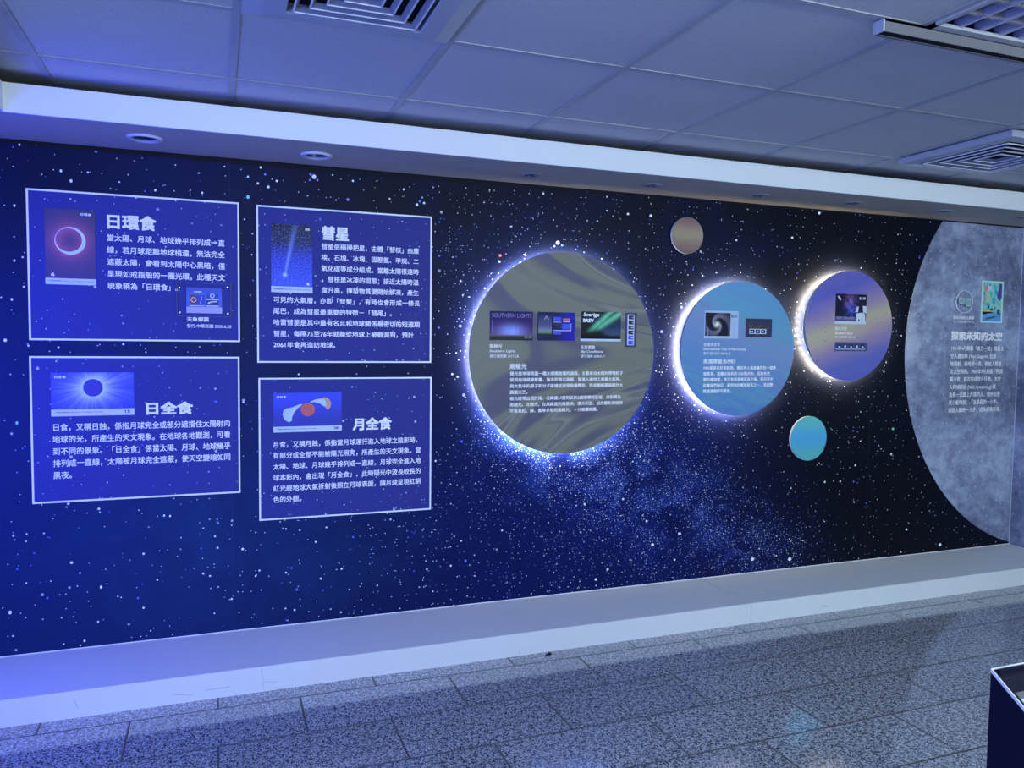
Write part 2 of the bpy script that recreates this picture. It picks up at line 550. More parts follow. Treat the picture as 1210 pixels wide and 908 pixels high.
# scuffs and hairline joints in the plinth
M['scuff'] = plain('grey scuff', (0.52, 0.55, 0.58), 0.8, 0.1)
bm = bmesh.new()
for (a, b, wd_) in (((309, 760), (312, 816), 0.0012), ((272, 812), (243, 816), 0.002), ((205, 821), (228, 822), 0.0016), ((88, 828), (92, 837), 0.0014), ((312, 806), (330, 806), 0.001), ((614, 768), (614, 773), 0.002), ((972, 716), (978, 717), 0.003)):
    (ax, az), (bx, bz) = W(*a, YF), W(*b, YF)
    az = min(max(az, 0.002), ZP - 0.002); bz = min(max(bz, 0.002), ZP - 0.002)
    L = math.hypot(bx - ax, bz - az) or 1; nx, nz = -(bz - az) / L * wd_, (bx - ax) / L * wd_
    add_slab(bm, [(ax - nx, az - nz), (bx - nx, bz - nz), (bx + nx, bz + nz), (ax + nx, az + nz)], YF - 0.0006, YF - 0.0001)
struct('scuff_marks', bm, M['scuff'], plinth)

# larger stars of the print, placed where they stand on the wall
STARS = [(12, 724, 3.2, 0), (119.5, 694, 2.6, 0), (100, 757.5, 2.2, 0), (56, 707, 1.8, 1), (240, 678, 2, 0), (254, 634, 1.8, 0), (194, 609.5, 1.9, 0), (201, 610, 1.9, 0), (302, 681, 1.8, 0), (338, 677, 1.8, 0), (379, 684, 2, 0), (348, 721, 1.9, 0), (163, 707, 1.6, 1), (116, 735, 1.8, 0),
         (771, 644, 3.0, 0), (803, 631, 2.8, 0), (889, 661, 3.2, 0), (933, 661, 3.2, 0), (764, 616, 2.2, 0), (704, 685, 2.6, 0), (718, 673, 2.2, 0), (550, 663, 2.2, 1), (797, 662, 1.8, 0),
         (371, 209, 4, 0), (367, 206, 2.5, 1), (375, 213, 2.2, 1), (366, 213, 1.8, 1), (308, 198, 2.2, 0), (293, 209, 2, 0), (327, 214, 2.2, 0), (239, 228, 2, 0), (317, 221, 2.6, 0), (411, 236, 2.6, 2), (417, 214, 2, 0), (477, 224, 2, 0), (492.6, 242, 2.6, 0), (501, 240, 2, 0), (496, 238, 2, 1),
         (742, 253, 2.2, 0), (769, 255, 2.6, 0), (642, 229, 1.8, 0), (968, 252, 2.4, 0), (936, 281, 2, 0), (870, 284, 1.8, 0), (591, 302, 2.6, 3), (782, 392, 2.8, 1), (659, 287, 3.6, 0), (655, 291, 2, 1), (664, 290, 2, 1), (548, 467, 2.8, 1), (543.6, 385.5, 3, 4), (519, 320, 3, 4), (293, 233, 3, 5),
         (72, 202, 2.4, 0), (84, 214, 2.6, 0), (17, 243, 2.2, 0), (17, 308, 2, 0), (14, 354, 2.2, 0), (183.5, 225, 2, 0), (69, 411, 2, 0), (20, 500, 2.6, 5), (1110.5, 644, 2.6, 0), (1071, 626, 1.8, 0), (1055, 507, 2.2, 6), (1053, 537, 1.8, 0), (118, 176, 2.6, 0), (23, 171, 2.2, 0)]
SCOL = [(0.85, 0.92, 1.0), (0.16, 0.26, 0.95), (0.30, 0.26, 0.9), (0.75, 0.22, 0.25), (0.22, 0.26, 0.36), (0.25, 0.7, 0.9), (0.2, 0.75, 0.35)]
for k, c in enumerate(SCOL):
    bm = bmesh.new()
    for (px, py, r, q) in STARS:
        if q != k: continue
        x, z = W(px, py); x2, _ = W(px + r * 0.62, py)
        rr = abs(x2 - x)
        add_slab(bm, circle(x, z, rr, 10, rz=r * 0.62 / FPX * 3.63 * math.sqrt(1 + (x / 3.63) ** 2)), -0.0012, -0.0003)
    if k == 0:
        pts = [W(*q) for q in ((118, 175.5), (134, 175.0), (160, 178), (150, 178.6), (136, 177.4), (121, 179))]
        add_slab(bm, pts, -0.0012, -0.0003)
    struct('printed_stars', bm, plain('star print %d' % k, c, 0.5, 0.3), wall_back)

# ------------------------------------------------------------------ printed pictures
def pic(name, fn, rough=0.45, spec=0.15):
    m, g, b = new_mat(name, rough, spec)
    x, y, z = g.xyz(g.obj())
    g.put(b.inputs['Base Color'], fn(g, x, z))
    return m


def board(name, parent, r, y, mat, th=0.0015, tooth=None, sides='lrtb', label=None):
    x0, x1, z0, z1 = r
    pts = teeth(x0, x1, z0, z1, *tooth, sides=sides) if tooth else rect(x0, x1, z0, z1)
    o = obj(name, slab(pts, y - th, y), mat, parent, ((x0 + x1) / 2, y, (z0 + z1) / 2))
    if label: o['label'] = label
    return o


# ------------------------------------------------------------------ four framed text panels
PG = 'white-framed text panels on the starry wall'


def info_panel(x0, x1, z0, z1, label):
    t = thing('info_panel', label, 'text panel', ((x0 + x1) / 2, -0.002, z0), PG)
    obj('panel_board', box(x0, x1, -0.003, -0.0012, z0, z1), M['panel'], t)
    f = obj('frame', frame_bm(x0 - 0.001, x1 + 0.001, z0 - 0.001, z1 + 0.001, 0.0070, -0.006, -0.0012), M['frame_line'], t)
    f['label'] = 'thin white frame'
    return t


YB, YT = -0.0042, -0.0046
P1 = info_panel(-0.698, 0.096, 1.382, 1.980, 'upper left white-framed panel on annular eclipses with red ring stamp')
P2 = info_panel(0.169, 0.951, 1.292, 1.976, 'upper right white-framed panel on comets with tall blue comet stamp')
P3 = info_panel(-0.700, 0.093, 0.720, 1.316, 'lower left white-framed panel with wide blue total solar eclipse stamp')
P4 = info_panel(0.173, 0.954, 0.589, 1.223, 'lower right white-framed panel with lunar eclipse stamp showing a red moon')
wt = M['white_text']
text_px('heading', '日環食', P1, wt, 126.5, 252.5, 184.7, 270.3, YT, bold=0.036)
text_px('body_text', '當太陽、月球、地球幾乎排列成一直\n線，若月球距離地球稍遠，無法完全\n遮蔽太陽，會看到太陽中心黑暗，僅\n呈現如戒指般的一圈光環，此種天文\n現象稱為「日環食」。', P1, wt, 126.5, 276.6, 265.9, 341.8, YT, bold=0.012, ls=1.65)
text_px('caption', '天象郵票', P1, wt, 220.8, 374.6, 247, 380.0, YT, bold=0.02)
text_px('caption', '發行:中華民國 2020.6.20', P1, wt, 220.8, 383.0, 273.2, 387.5, YT, bold=0.01)
text_px('heading', '彗星', P2, wt, 380.2, 266.8, 412.2, 283.8, YT, bold=0.036)
text_px('body_text', '彗星俗稱掃把星，主體「彗核」由塵\n埃、石塊、冰塊、固態氨、甲烷、二\n氧化碳等成分組成。當離太陽很遠時\n，彗核是冰凍的固態；接近太陽時溫\n度升高，揮發物質便開始解凍，產生', P2, wt, 379.7, 287.4, 494.8, 346.5, YT, bold=0.012, ls=1.72)
text_px('body_text', '可見的大氣層，亦即「彗髮」，有時也會形成一條長\n尾巴，成為彗星最重要的特徵－「彗尾」。\n哈雷彗星是其中最有名且和地球關係最密切的短週期\n彗星，每隔75至76年就能從地球上被觀測到，預計\n2061年會再造訪地球。', P2, wt, 323.0, 350.4, 496.0, 411.0, YT, bold=0.012, ls=1.75)
text_px('heading', '日全食', P3, wt, 172.7, 475.3, 228.3, 490.6, YT, bold=0.04)
text_px('body_text', '日食，又稱日蝕，係指月球完全或部分遮擋住太陽射向\n地球的光，所產生的天文現象。在地球各地觀測，可看\n到不同的景象。「日全食」係當太陽、月球、地球幾乎\n排列成一直線，太陽被月球完全遮蔽，使天空變暗如同\n黑夜。', P3, wt, 62.4, 501.0, 272.4, 566.6, YT, bold=0.012, ls=1.56)
text_px('heading', '月全食', P4, wt, 416.6, 494.0, 462.9, 509.0, YT, bold=0.04)
text_px('body_text', '月食，又稱月蝕，係指當月球運行進入地球之陰影時，\n有部分或全部不能被陽光照亮，所產生的天文現象。當\n太陽、地球、月球幾乎排列成一直線，月球完全進入地\n球本影內，會出現「月全食」，此時陽光中波長較長的\n紅光經地球大氣折射後照在月球表面，讓月球呈現紅銅\n色的外觀。', P4, wt, 322.6, 522.0, 497.2, 594.6, YT, bold=0.012, ls=1.68)


def annular_fn(g, x, z):
    d = g.m('SQRT', g.add(g.mul(g.add(x, 0.0), x), g.mul(g.sub(z, 0.012), g.sub(z, 0.012))))
    xi = g.add(x, 0.0055); zi = g.sub(z, 0.0155)
    d2 = g.m('SQRT', g.add(g.mul(xi, xi), g.mul(zi, zi)))
    glow = g.m('EXPONENT', g.mul(g.m('ABSOLUTE', g.sub(d, 0.05)), -38.0))
    c = g.mix(g.step(z, -0.14, 0.14), (0.070, 0.055, 0.15), (0.055, 0.055, 0.13))
    c = g.mix(g.mul(glow, 0.8), c, (0.50, 0.14, 0.22))
    ring = g.mul(g.m('LESS_THAN', d, 0.0555), g.m('GREATER_THAN', d2, 0.0475))
    return g.mix(ring, c, (0.62, 0.74, 0.95))


def comet_fn(g, x, z):
    n = g.noise(g.vec(x, z, 0.0), 90, 4)
    c = g.ramp(g.step(z, 0.135, -0.135, False), [(0.0, (0.012, 0.016, 0.04)), (0.3, (0.02, 0.03, 0.12)), (0.55, (0.035, 0.06, 0.5)), (1.0, (0.06, 0.12, 0.72))])
    # tail from the head (-.03,-.085) up to (.012,.13)
    t = g.step(z, -0.088, 0.13, False)
    off = g.sub(x, g.add(-0.030, g.mul(t, 0.044)))
    w = g.add(0.0032, g.mul(t, 0.007))
    k = g.m('EXPONENT', g.mul(g.m('POWER', g.div(off, w), 2.0), -0.7))
    k = g.mul(k, g.mul(g.m('GREATER_THAN', z, -0.088), g.step(t, 1.0, 0.0, False, 0.18, 0.8)))
    c = g.mix(k, c, (0.28, 0.42, 0.95))
    dx, dz = g.add(x, 0.030), g.add(z, 0.086)
    head = g.m('EXPONENT', g.mul(g.add(g.mul(dx, dx), g.mul(dz, dz)), -14000.0))
    c = g.mix(head, c, (0.5, 0.75, 1.0))
    d, cc = g.vor(g.vec(x, z, 0.0), 110)
    return g.mix(g.mul(g.step(d, 0.22, 0.1), g.mul(n, 0.7)), c, (0.5, 0.6, 0.95))


def corona_fn(g, x, z):
    zz = g.sub(z, 0.012); d = g.m('SQRT', g.add(g.mul(x, x), g.mul(zz, zz)))
    a = g.m('ARCTAN2', zz, x)
    n = g.noise(g.vec(g.mul(g.m('COSINE', a), 7.0), g.mul(g.m('SINE', a), 7.0), g.mul(d, 4.0)), 1.0, 4, 0.7)
    reach = g.add(0.014, g.mul(g.m('POWER', n, 2.0), g.add(0.06, g.mul(g.m('POWER', g.m('ABSOLUTE', g.m('COSINE', g.sub(a, 0.25))), 2.0), 0.09))))
    k = g.m('EXPONENT', g.mul(g.div(g.m('MAXIMUM', g.sub(d, 0.036), 0.0), reach), -1.5))
    c = g.mix(n, (0.045, 0.055, 0.58), (0.06, 0.09, 0.66))
    c = g.mix(k, c, (0.62, 0.78, 1.0))
    return g.mix(g.step(d, 0.0372, 0.0355), c, (0.055, 0.06, 0.33))


def blue_fn(g, x, z):
    return g.mix(g.step(z, -0.06, 0.06), (0.05, 0.06, 0.38), (0.055, 0.085, 0.66))


def stamp(parent, quad, strip_py, mat, chars, value, vpos, chars_right):
    """a printed stamp with perforated edge, white strip with small lettering, title characters and value"""
    x0, x1, z0, z1 = rect4(*quad, YB)
    _, zs = W(quad[0][0] + 2, strip_py, YB)
    b = board('stamp_print', parent, (x0, x1, zs, z1), YB + 0.0008, mat, 0.0012, (0.0075, 0.0016), 'lrt')
    s = board('value_strip', b, (x0 - 0.001, x1 + 0.001, z0, zs), YB + 0.0008, M['stamp_white'], 0.0013, (0.0075, 0.0022), 'lrb')
    h = zs - z0; w = x1 - x0
    text_at('strip_lettering', '中華民國郵票 REPUBLIC OF CHINA (TAIWAN)', s, M['ink'], x0 + w * 0.05, x0 + w * (0.95 if value is None or vpos == 'pic' else 0.62), z0 + h * 0.42, z0 + h * 0.70, YB - 0.0009, bold=0.006)
    tw = 0.042 if len(chars) == 3 else 0.02
    tx = x1 - 0.012 - tw if chars_right else x0 + 0.014
    text_at('stamp_title', chars, b, wt, tx, tx + tw, z1 - 0.024, z1 - 0.0135, YB - 0.0009, bold=0.02)
    if vpos == 'pic':
        vx = x0 + 0.02 if chars_right and chars != '彗星' else x1 - 0.026
        text_at('stamp_value', value, b, wt, vx, vx + 0.013, zs + 0.008, zs + 0.021, YB - 0.0009, bold=0.03)
    else:
        text_at('stamp_value', value, s, M['ink'], x1 - 0.036, x1 - 0.016, z0 + h * 0.34, z0 + h * 0.8, YB - 0.0009, bold=0.03)
    return b, (x0, x1, z0, z1, zs)


stamp(P1, ((51.7, 245.8), (112, 248.3), (113.9, 338.2), (53.7, 335.7)), 328.3, pic('annular eclipse picture', annular_fn), '日環食', '6', 'pic', True)
stamp(P2, ((319.6, 263.9), (368.6, 266.5), (369.9, 347.1), (320.5, 345.8)), 338.2, pic('comet picture', comet_fn), '彗星', '6', 'pic', True)
stamp(P3, ((59.4, 439.9), (158.1, 440.4), (159.1, 491), (60.4, 492.5)), 484.4, pic('solar corona picture', corona_fn), '日全食', '15', 'strip', False)
b4, r4 = stamp(P4, ((322.4, 464.5), (403.5, 463.5), (404.2, 509.3), (323, 511.9)), 504.8, pic('lunar eclipse picture', blue_fn), '月全食', '28', 'strip', False)
Y4 = YB - 0.0008


def blob_px(pts_px, off, sc, y):
    return [W(off[0] + a / sc, off[1] + b / sc, y) for a, b in pts_px]


M['moon_pale'] = plain('pale printed moon', (0.50, 0.66, 0.72), 0.5, 0.3, var=0.25, scale=60)
M['moon_red'] = plain('red printed moon', (0.58, 0.13, 0.12), 0.5, 0.3, var=0.35, scale=70)
M['moon_tan'] = plain('tan printed moon', (0.62, 0.36, 0.24), 0.5, 0.3, var=0.3, scale=60)
o4, s4 = (315, 455), 11.52
obj('printed_moon', slab(blob_px([(218, 400), (232, 350), (270, 322), (330, 312), (400, 285), (450, 265), (485, 262), (470, 285), (420, 320), (375, 380), (345, 440), (345, 490), (310, 510), (270, 495), (232, 455)], o4, s4, Y4)[::-1], Y4 - 0.0004, Y4), M['moon_pale'], b4)
obj('printed_moon', slab(blob_px([(588, 240), (625, 215), (680, 195), (740, 188), (790, 200), (812, 250), (808, 300), (770, 285), (720, 252), (650, 235)], o4, s4, Y4)[::-1], Y4 - 0.0006, Y4), M['moon_pale'], b4)
obj('printed_moon', slab(blob_px([(735, 183), (790, 168), (845, 185), (880, 240), (872, 300), (835, 345), (800, 312), (815, 260), (795, 210)], o4, s4, Y4)[::-1], Y4 - 0.0004, Y4), M['moon_tan'], b4)
obj('printed_moon', slab(blob_px([(562 + 96 * math.cos(a), 336 - 92 * math.sin(a)) for a in [i * math.pi / 18 for i in range(36)]], o4, s4, Y4), Y4 - 0.0008, Y4), M['moon_red'], b4)

# stamp sheet in its clear acrylic holder on the first panel
def clear_mat(name, amount=0.95):
    """thin clear sheet: mostly see-through, with a glossy surface"""
    m = bpy.data.materials.new(name); m.use_nodes = True; nt = m.node_tree; nt.nodes.clear()
    o = nt.nodes.new('ShaderNodeOutputMaterial'); mx = nt.nodes.new('ShaderNodeMixShader'); t = nt.nodes.new('ShaderNodeBsdfTransparent'); gl = nt.nodes.new('ShaderNodeBsdfGlossy')
    gl.inputs['Roughness'].default_value = 0.06; mx.inputs[0].default_value = amount
    nt.links.new(gl.outputs[0], mx.inputs[1]); nt.links.new(t.outputs[0], mx.inputs[2]); nt.links.new(mx.outputs[0], o.inputs[0])
    return m


M['clear'] = clear_mat('clear acrylic')
M['edge'] = plain('acrylic edge', (0.05, 0.06, 0.20), 0.4, 0.5)
M['steel'] = plain('bright steel', (0.75, 0.78, 0.85), 0.2, 0.6, metal=0.6)


def sheet_fn(g, x, z):
    return g.ramp(g.step(z, -0.046, 0.046, False), [(0.0, (0.42, 0.40, 0.80)), (0.17, (0.46, 0.42, 0.85)), (0.22, (0.09, 0.13, 0.52)), (0.6, (0.08, 0.16, 0.55)), (1.0, (0.07, 0.11, 0.42))])


hx0, hx1, hz0, hz1 = rect4((208.9, 333.1), (273.2, 336.6), (273.6, 375.5), (208.5, 373.2), -0.012)
H1 = thing('acrylic_holder', 'clear acrylic holder with small blue stamp sheet screwed onto the annular eclipse panel', 'display holder', ((hx0 + hx1) / 2, -0.005, hz0))
obj('backing_edge', frame_bm(hx0, hx1, hz0, hz1, 0.0018, -0.0105, -0.006), M['edge'], H1)
sx0, sx1, sz0, sz1 = rect4((219.7, 339.6), (262, 340.8), (262.6, 370.9), (220.8, 369.9), -0.008)
sh = board('stamp_sheet', H1, (sx0, sx1, sz0, sz1), -0.0055, pic('stamp sheet picture', sheet_fn), 0.002)
def sub_px(pts, y, sc=12.976, off=(200, 325)): return [W(off[0] + a / sc, off[1] + b / sc, y) for a, b in pts]
def quadb(name, parent, pts, y, mat, th=0.0006):
    return obj(name, slab(sub_px(pts, y)[::-1], y - th, y), mat, parent)
M['tiny_dark'] = plain('brown print', (0.10, 0.06, 0.09), 0.5, 0.3)
M['tiny_blue'] = plain('blue print', (0.03, 0.06, 0.40), 0.5, 0.3)
M['tiny_navy'] = plain('navy print', (0.03, 0.04, 0.14), 0.5, 0.3)
quadb('tiny_stamp', sh, [(312, 305), (430, 308), (430, 465), (315, 462)], -0.0076, M['tiny_dark'])
quadb('tiny_stamp', sh, [(430, 308), (545, 312), (545, 468), (430, 465)], -0.0076, M['tiny_blue'])
quadb('tiny_stamp', sh, [(568, 290), (755, 295), (755, 365), (568, 362)], -0.0076, M['tiny_blue'])
quadb('tiny_stamp', sh, [(568, 388), (755, 392), (755, 468), (568, 465)], -0.0076, M['tiny_navy'])
for q in ([(315, 466), (545, 470), (545, 480), (315, 478)], [(568, 365), (755, 368), (757, 388), (568, 382)], [(568, 470), (757, 474), (757, 490), (568, 484)]):
    quadb('tiny_strip', sh, q, -0.0078, M['stamp_white'])
cxp, czp = sub_px([(374, 382)], -0.0083)[0]
M['tiny_red'] = plain('pink print', (0.85, 0.45, 0.42), 0.5, 0.3)
obj('tiny_ring', ring_bm((cxp, -0.0082, czp), 'y', 0.0075, 0.0115, 0.0004, 24), M['tiny_red'], sh)
cxp, czp = sub_px([(660, 322)], -0.0083)[0]
obj('tiny_ring', ring_bm((cxp, -0.0082, czp), 'y', 0.006, 0.0095, 0.0004, 24), M['stamp_white'], sh)
quadb('tiny_comet', sh, [(497, 335), (503, 335), (484, 450), (470, 450)], -0.0082, M['stamp_white'], 0.0003)
quadb('tiny_moons', sh, [(590, 435), (610, 415), (660, 405), (725, 400), (728, 420), (700, 418), (640, 425), (612, 450), (595, 452)], -0.0082, M['stamp_white'], 0.0003)
tx0, tz1 = sub_px([(372, 248)], -0.008)[0]; tx1, tz0 = sub_px([(498, 275)], -0.008)[0]
text_at('sheet_lettering', '天象郵票', sh, wt, tx0, tx1, tz0, tz1, -0.0078, bold=0.02)
for px, py in ((212, 340), (269, 339.6), (212.5, 369.3), (269.4, 371.2)):
    x, z = W(px, py, -0.011)
    obj('screw', ring_bm((x, -0.0103, z), 'y', 0.0006, 0.0042, 0.002, 16), M['steel'], H1)

# ------------------------------------------------------------------ round display discs
def wave_fn(g, x, z):
    # silk-like folds: falling to the right above the middle, rising to the right below it
    q = g.mul(g.sub(z, 0.02), g.add(1.0, g.mul(x, 1.5)))
    v = g.vec(g.mul(x, 0.9), g.mul(q, 4.2), 3.7)
    warp = g.noise(v, 0.9, 2, 0.5, 0.0, '3D', True)
    vm = g.node('ShaderNodeVectorMath', operation='MULTIPLY_ADD'); g.put(vm.inputs[0], warp); vm.inputs[1].default_value = (0.7, 0.7, 0.0); g.put(vm.inputs[2], v)
    n = g.noise(vm.outputs[0], 1.7, 1, 0.35, 0.25)
    return g.ramp(n, [(0.22, (0.20, 0.205, 0.155)), (0.33, (0.108, 0.102, 0.150)), (0.40, (0.115, 0.110, 0.150)), (0.455, (0.190, 0.195, 0.150)), (0.53, (0.210, 0.215, 0.160)), (0.56, (0.155, 0.155, 0.155)), (0.585, (0.255, 0.260, 0.215)), (0.62, (0.175, 0.178, 0.155)), (0.665, (0.106, 0.100, 0.150)), (0.74, (0.195, 0.20, 0.155))])


def aqua_fn(g, x, z):
    v = g.vec(g.add(g.mul(x, 0.8), g.mul(z, 0.6)), g.sub(g.mul(z, 3.8), g.mul(x, -1.5)), 0.0)
    n = g.noise(v, 2.1, 6, 0.6, 1.2)
    base = g.ramp(g.step(g.add(z, g.mul(x, 0.35)), -0.36, 0.36, False), [(0.0, (0.095, 0.24, 0.52)), (0.35, (0.13, 0.28, 0.54)), (0.6, (0.21, 0.30, 0.54)), (0.8, (0.13, 0.36, 0.55)), (1.0, (0.13, 0.34, 0.58))])
    c = g.mix(g.mul(g.step(n, 0.52, 0.66), 0.7), base, (0.23, 0.24, 0.50))
    c = g.mix(g.mul(g.step(n, 0.47, 0.40), 0.5), c, (0.13, 0.36, 0.44))
    return g.mix(g.mul(g.step(n, 0.66, 0.74), 0.5), c, (0.34, 0.30, 0.36))


def dusk_fn(g, x, z):
    n = g.noise(g.vec(x, g.mul(z, 2.5), 0.0), 3.0, 3)
    t = g.add(g.sub(z, g.mul(x, 0.32)), g.mul(g.sub(n, 0.5), 0.09))
    c = g.ramp(g.step(t, -0.33, 0.33, False), [(0.0, (0.12, 0.14, 0.50)), (0.16, (0.13, 0.145, 0.48)), (0.34, (0.34, 0.25, 0.40)), (0.45, (0.50, 0.40, 0.34)), (0.52, (0.50, 0.46, 0.30)), (0.60, (0.42, 0.32, 0.38)), (0.72, (0.26, 0.20, 0.46)), (0.85, (0.12, 0.13, 0.50)), (1.0, (0.17, 0.15, 0.48))])
    d, cc = g.vor(g.vec(x, z, 0.0), 34); s = g.node('ShaderNodeSeparateColor'); g.put(s.inputs[0], cc)
    spot = g.mul(g.step(g.div(d, g.add(0.06, g.mul(s.outputs[1], 0.12))), 1.0, 0.6), g.m('LESS_THAN', s.outputs[0], 0.10))
    return g.mix(g.mul(spot, 0.75), c, (0.07, 0.06, 0.17))


def tan_fn(g, x, z):
    n = g.noise(g.vec(g.mul(x, 0.4), z, 0.0), 9.0, 2)
    return g.ramp(g.step(g.add(z, g.mul(g.sub(n, 0.5), 0.02)), -0.096, 0.096, False), [(0.0, (0.19, 0.115, 0.125)), (0.25, (0.26, 0.17, 0.14)), (0.48, (0.36, 0.29, 0.19)), (0.6, (0.37, 0.28, 0.19)), (0.8, (0.27, 0.18, 0.155)), (1.0, (0.19, 0.12, 0.13))])


def teal_fn(g, x, z):
    return g.ramp(g.step(z, -0.128, 0.128, False), [(0.0, (0.10, 0.46, 0.46)), (0.22, (0.10, 0.46, 0.50)), (0.4, (0.085, 0.40, 0.66)), (0.62, (0.09, 0.42, 0.66)), (0.8, (0.12, 0.50, 0.52)), (1.0, (0.14, 0.52, 0.46))])


M['disc_edge'] = plain('white acrylic edge', (0.70, 0.74, 0.78), 0.4, 0.4)
YD = -0.067          # front face of the big discs


def display_disc(cx, cz, r, face, label, y=YD, th=0.008, led=None, n=128):
    t = thing('display_disc', label, 'disc', (cx, 0, cz), 'planet discs on the starry wall')
    obj('disc_face', slab(circle(cx, cz, r, n), y, y + 0.0012), face, t, (cx, y, cz))
    obj('disc_edge', slab(circle(cx, cz, r, n), y + 0.0013, y + th), M['disc_edge'], t)
    obj('spill_mask', slab(circle(cx, cz, r - 0.004, n), y + th + 0.0001, y + th + 0.0008), M['black'], t)  # unseen black disc added to cut the led spill
    if led:
        rb = r - 0.062
        obj('spacer_drum', slab(circle(cx, cz, rb, 96), y + th + 0.001, -0.0005), M['black'], t)
        bm = bmesh.new(); k = int(2 * math.pi * rb / 0.0333)
        for i in range(k):                     # flat beads of the led strip, turned to the wall
            a = 2 * math.pi * i / k; ux, uz = math.cos(a), math.sin(a); vx, vz = -uz, ux
            vs = []
            for dr in (r - 0.030, r - 0.014):
                for dt in (-0.010, 0.010):
                    for yy in (-0.0324, -0.0320):
                        vs.append(bm.verts.new((cx + ux * dr + vx * dt, yy, cz + uz * dr + vz * dt)))
            for f in ((0, 1, 3, 2), (4, 6, 7, 5), (0, 4, 5, 1), (2, 3, 7, 6), (0, 2, 6, 4), (1, 5, 7, 3)):
                bm.faces.new([vs[q] for q in f])
        bmesh.ops.recalc_face_normals(bm, faces=bm.faces[:])
        baffle = bmesh.new()                     # shallow tray added unseen to keep led spill off the soffit
        for ra, rb_, ya, yb in ((r - 0.033, r - 0.0105, -0.0345, -0.0330), (r - 0.0118, r - 0.0105, -0.0345, -0.0338)):
            V = [[baffle.verts.new((cx + q * math.cos(2 * math.pi * i / 96), yy, cz + q * math.sin(2 * math.pi * i / 96))) for i in range(96)] for q, yy in ((ra, ya), (rb_, ya), (rb_, yb), (ra, yb))]
            for k_ in range(4):
                for i in range(96):
                    j = (i + 1) % 96; baffle.faces.new((V[k_][i], V[k_][j], V[(k_ + 1) % 4][j], V[(k_ + 1) % 4][i]))
        bmesh.ops.recalc_face_normals(baffle, faces=baffle.faces[:])
        obj('led_baffle', baffle, M['disc_edge'], t)
        obj('led_strip', bm, led, t)['label'] = 'glowing led strip behind the rim'
    else:
        obj('spacer_drum', slab(circle(cx, cz, r * 0.7, 48), y + th + 0.001, -0.0005), M['black'], t)
    return t


LED_COOL = lamp_mat('cool led beads', (1.0, 0.95, 0.88), 270)
LED_WARM = lamp_mat('warm led beads', (1.0, 0.87, 0.52), 600)
D1 = display_disc(1.621, 1.340, 0.500, pic('olive marbled print', wave_fn, 0.5, 0.25), 'largest round disc, olive and grey marbled, with cool glowing rim and aurora stamps', led=LED_COOL)
D2 = display_disc(2.654, 1.369, 0.364, pic('blue marbled print', aqua_fn, 0.5, 0.25), 'medium round light blue disc with glowing left rim and galaxy stamp', led=LED_WARM)
D3 = display_disc(3.411, 1.506, 0.315, pic('violet and sand banded print', dusk_fn, 0.5, 0.25), 'round violet and yellow banded disc with warm glowing rim and observatory stamp', led=LED_WARM)
D4 = display_disc(2.340, 1.967, 0.096, pic('brown banded print', tan_fn, 0.5, 0.25), 'smallest round disc, plain brown and tan, just under the soffit', y=-0.022, th=0.014, n=72)
D5 = display_disc(3.183, 0.858, 0.128, pic('turquoise banded print', teal_fn, 0.5, 0.25), 'small plain turquoise disc low on the starry wall', y=-0.022, th=0.014, n=72)
YS, YX = YD - 0.0004, YD - 0.0026

# --- stamps and lettering on the big disc
def aurora_fn(g, x, z):
    n = g.noise(g.vec(g.mul(x, 2.5), g.mul(z, 0.25), 0.0), 40, 3)
    c = g.ramp(g.step(z, 0.075, -0.075, False), [(0.0, (0.012, 0.010, 0.09)), (0.35, (0.025, 0.006, 0.11)), (0.62, (0.07, 0.012, 0.15)), (0.78, (0.11, 0.05, 0.15)), (0.80, (0.13, 0.12, 0.10)), (0.86, (0.03, 0.03, 0.04)), (1.0, (0.008, 0.008, 0.02))])
    k = g.mul(g.gauss(g.sub(x, 0.0), 0.045), g.gauss(g.add(z, 0.028), 0.022))
    k = g.mul(g.mul(k, g.step(z, -0.048, -0.042)), g.add(0.5, g.mul(n, 0.8)))
    return g.mix(k, c, (0.32, 0.42, 0.95))


def dark_sheet_fn(g, x, z):
    c = g.mix(g.step(x, -0.02, 0.09), (0.008, 0.010, 0.07), (0.010, 0.010, 0.36))
    box_ = g.mul(g.m('LESS_THAN', x, -0.025), g.m('GREATER_THAN', x, -0.095))
    sky = g.ramp(g.step(z, 0.05, -0.055, False), [(0.0, (0.03, 0.03, 0.14)), (0.45, (0.08, 0.10, 0.22)), (0.68, (0.22, 0.24, 0.42)), (0.72, (0.16, 0.34, 0.08)), (0.80, (0.10, 0.22, 0.10)), (0.84, (0.015, 0.02, 0.05)), (1.0, (0.01, 0.012, 0.05))])
    return g.mix(g.mul(box_, g.mul(g.m('LESS_THAN', z, 0.05), g.m('GREATER_THAN', z, -0.055))), c, sky)


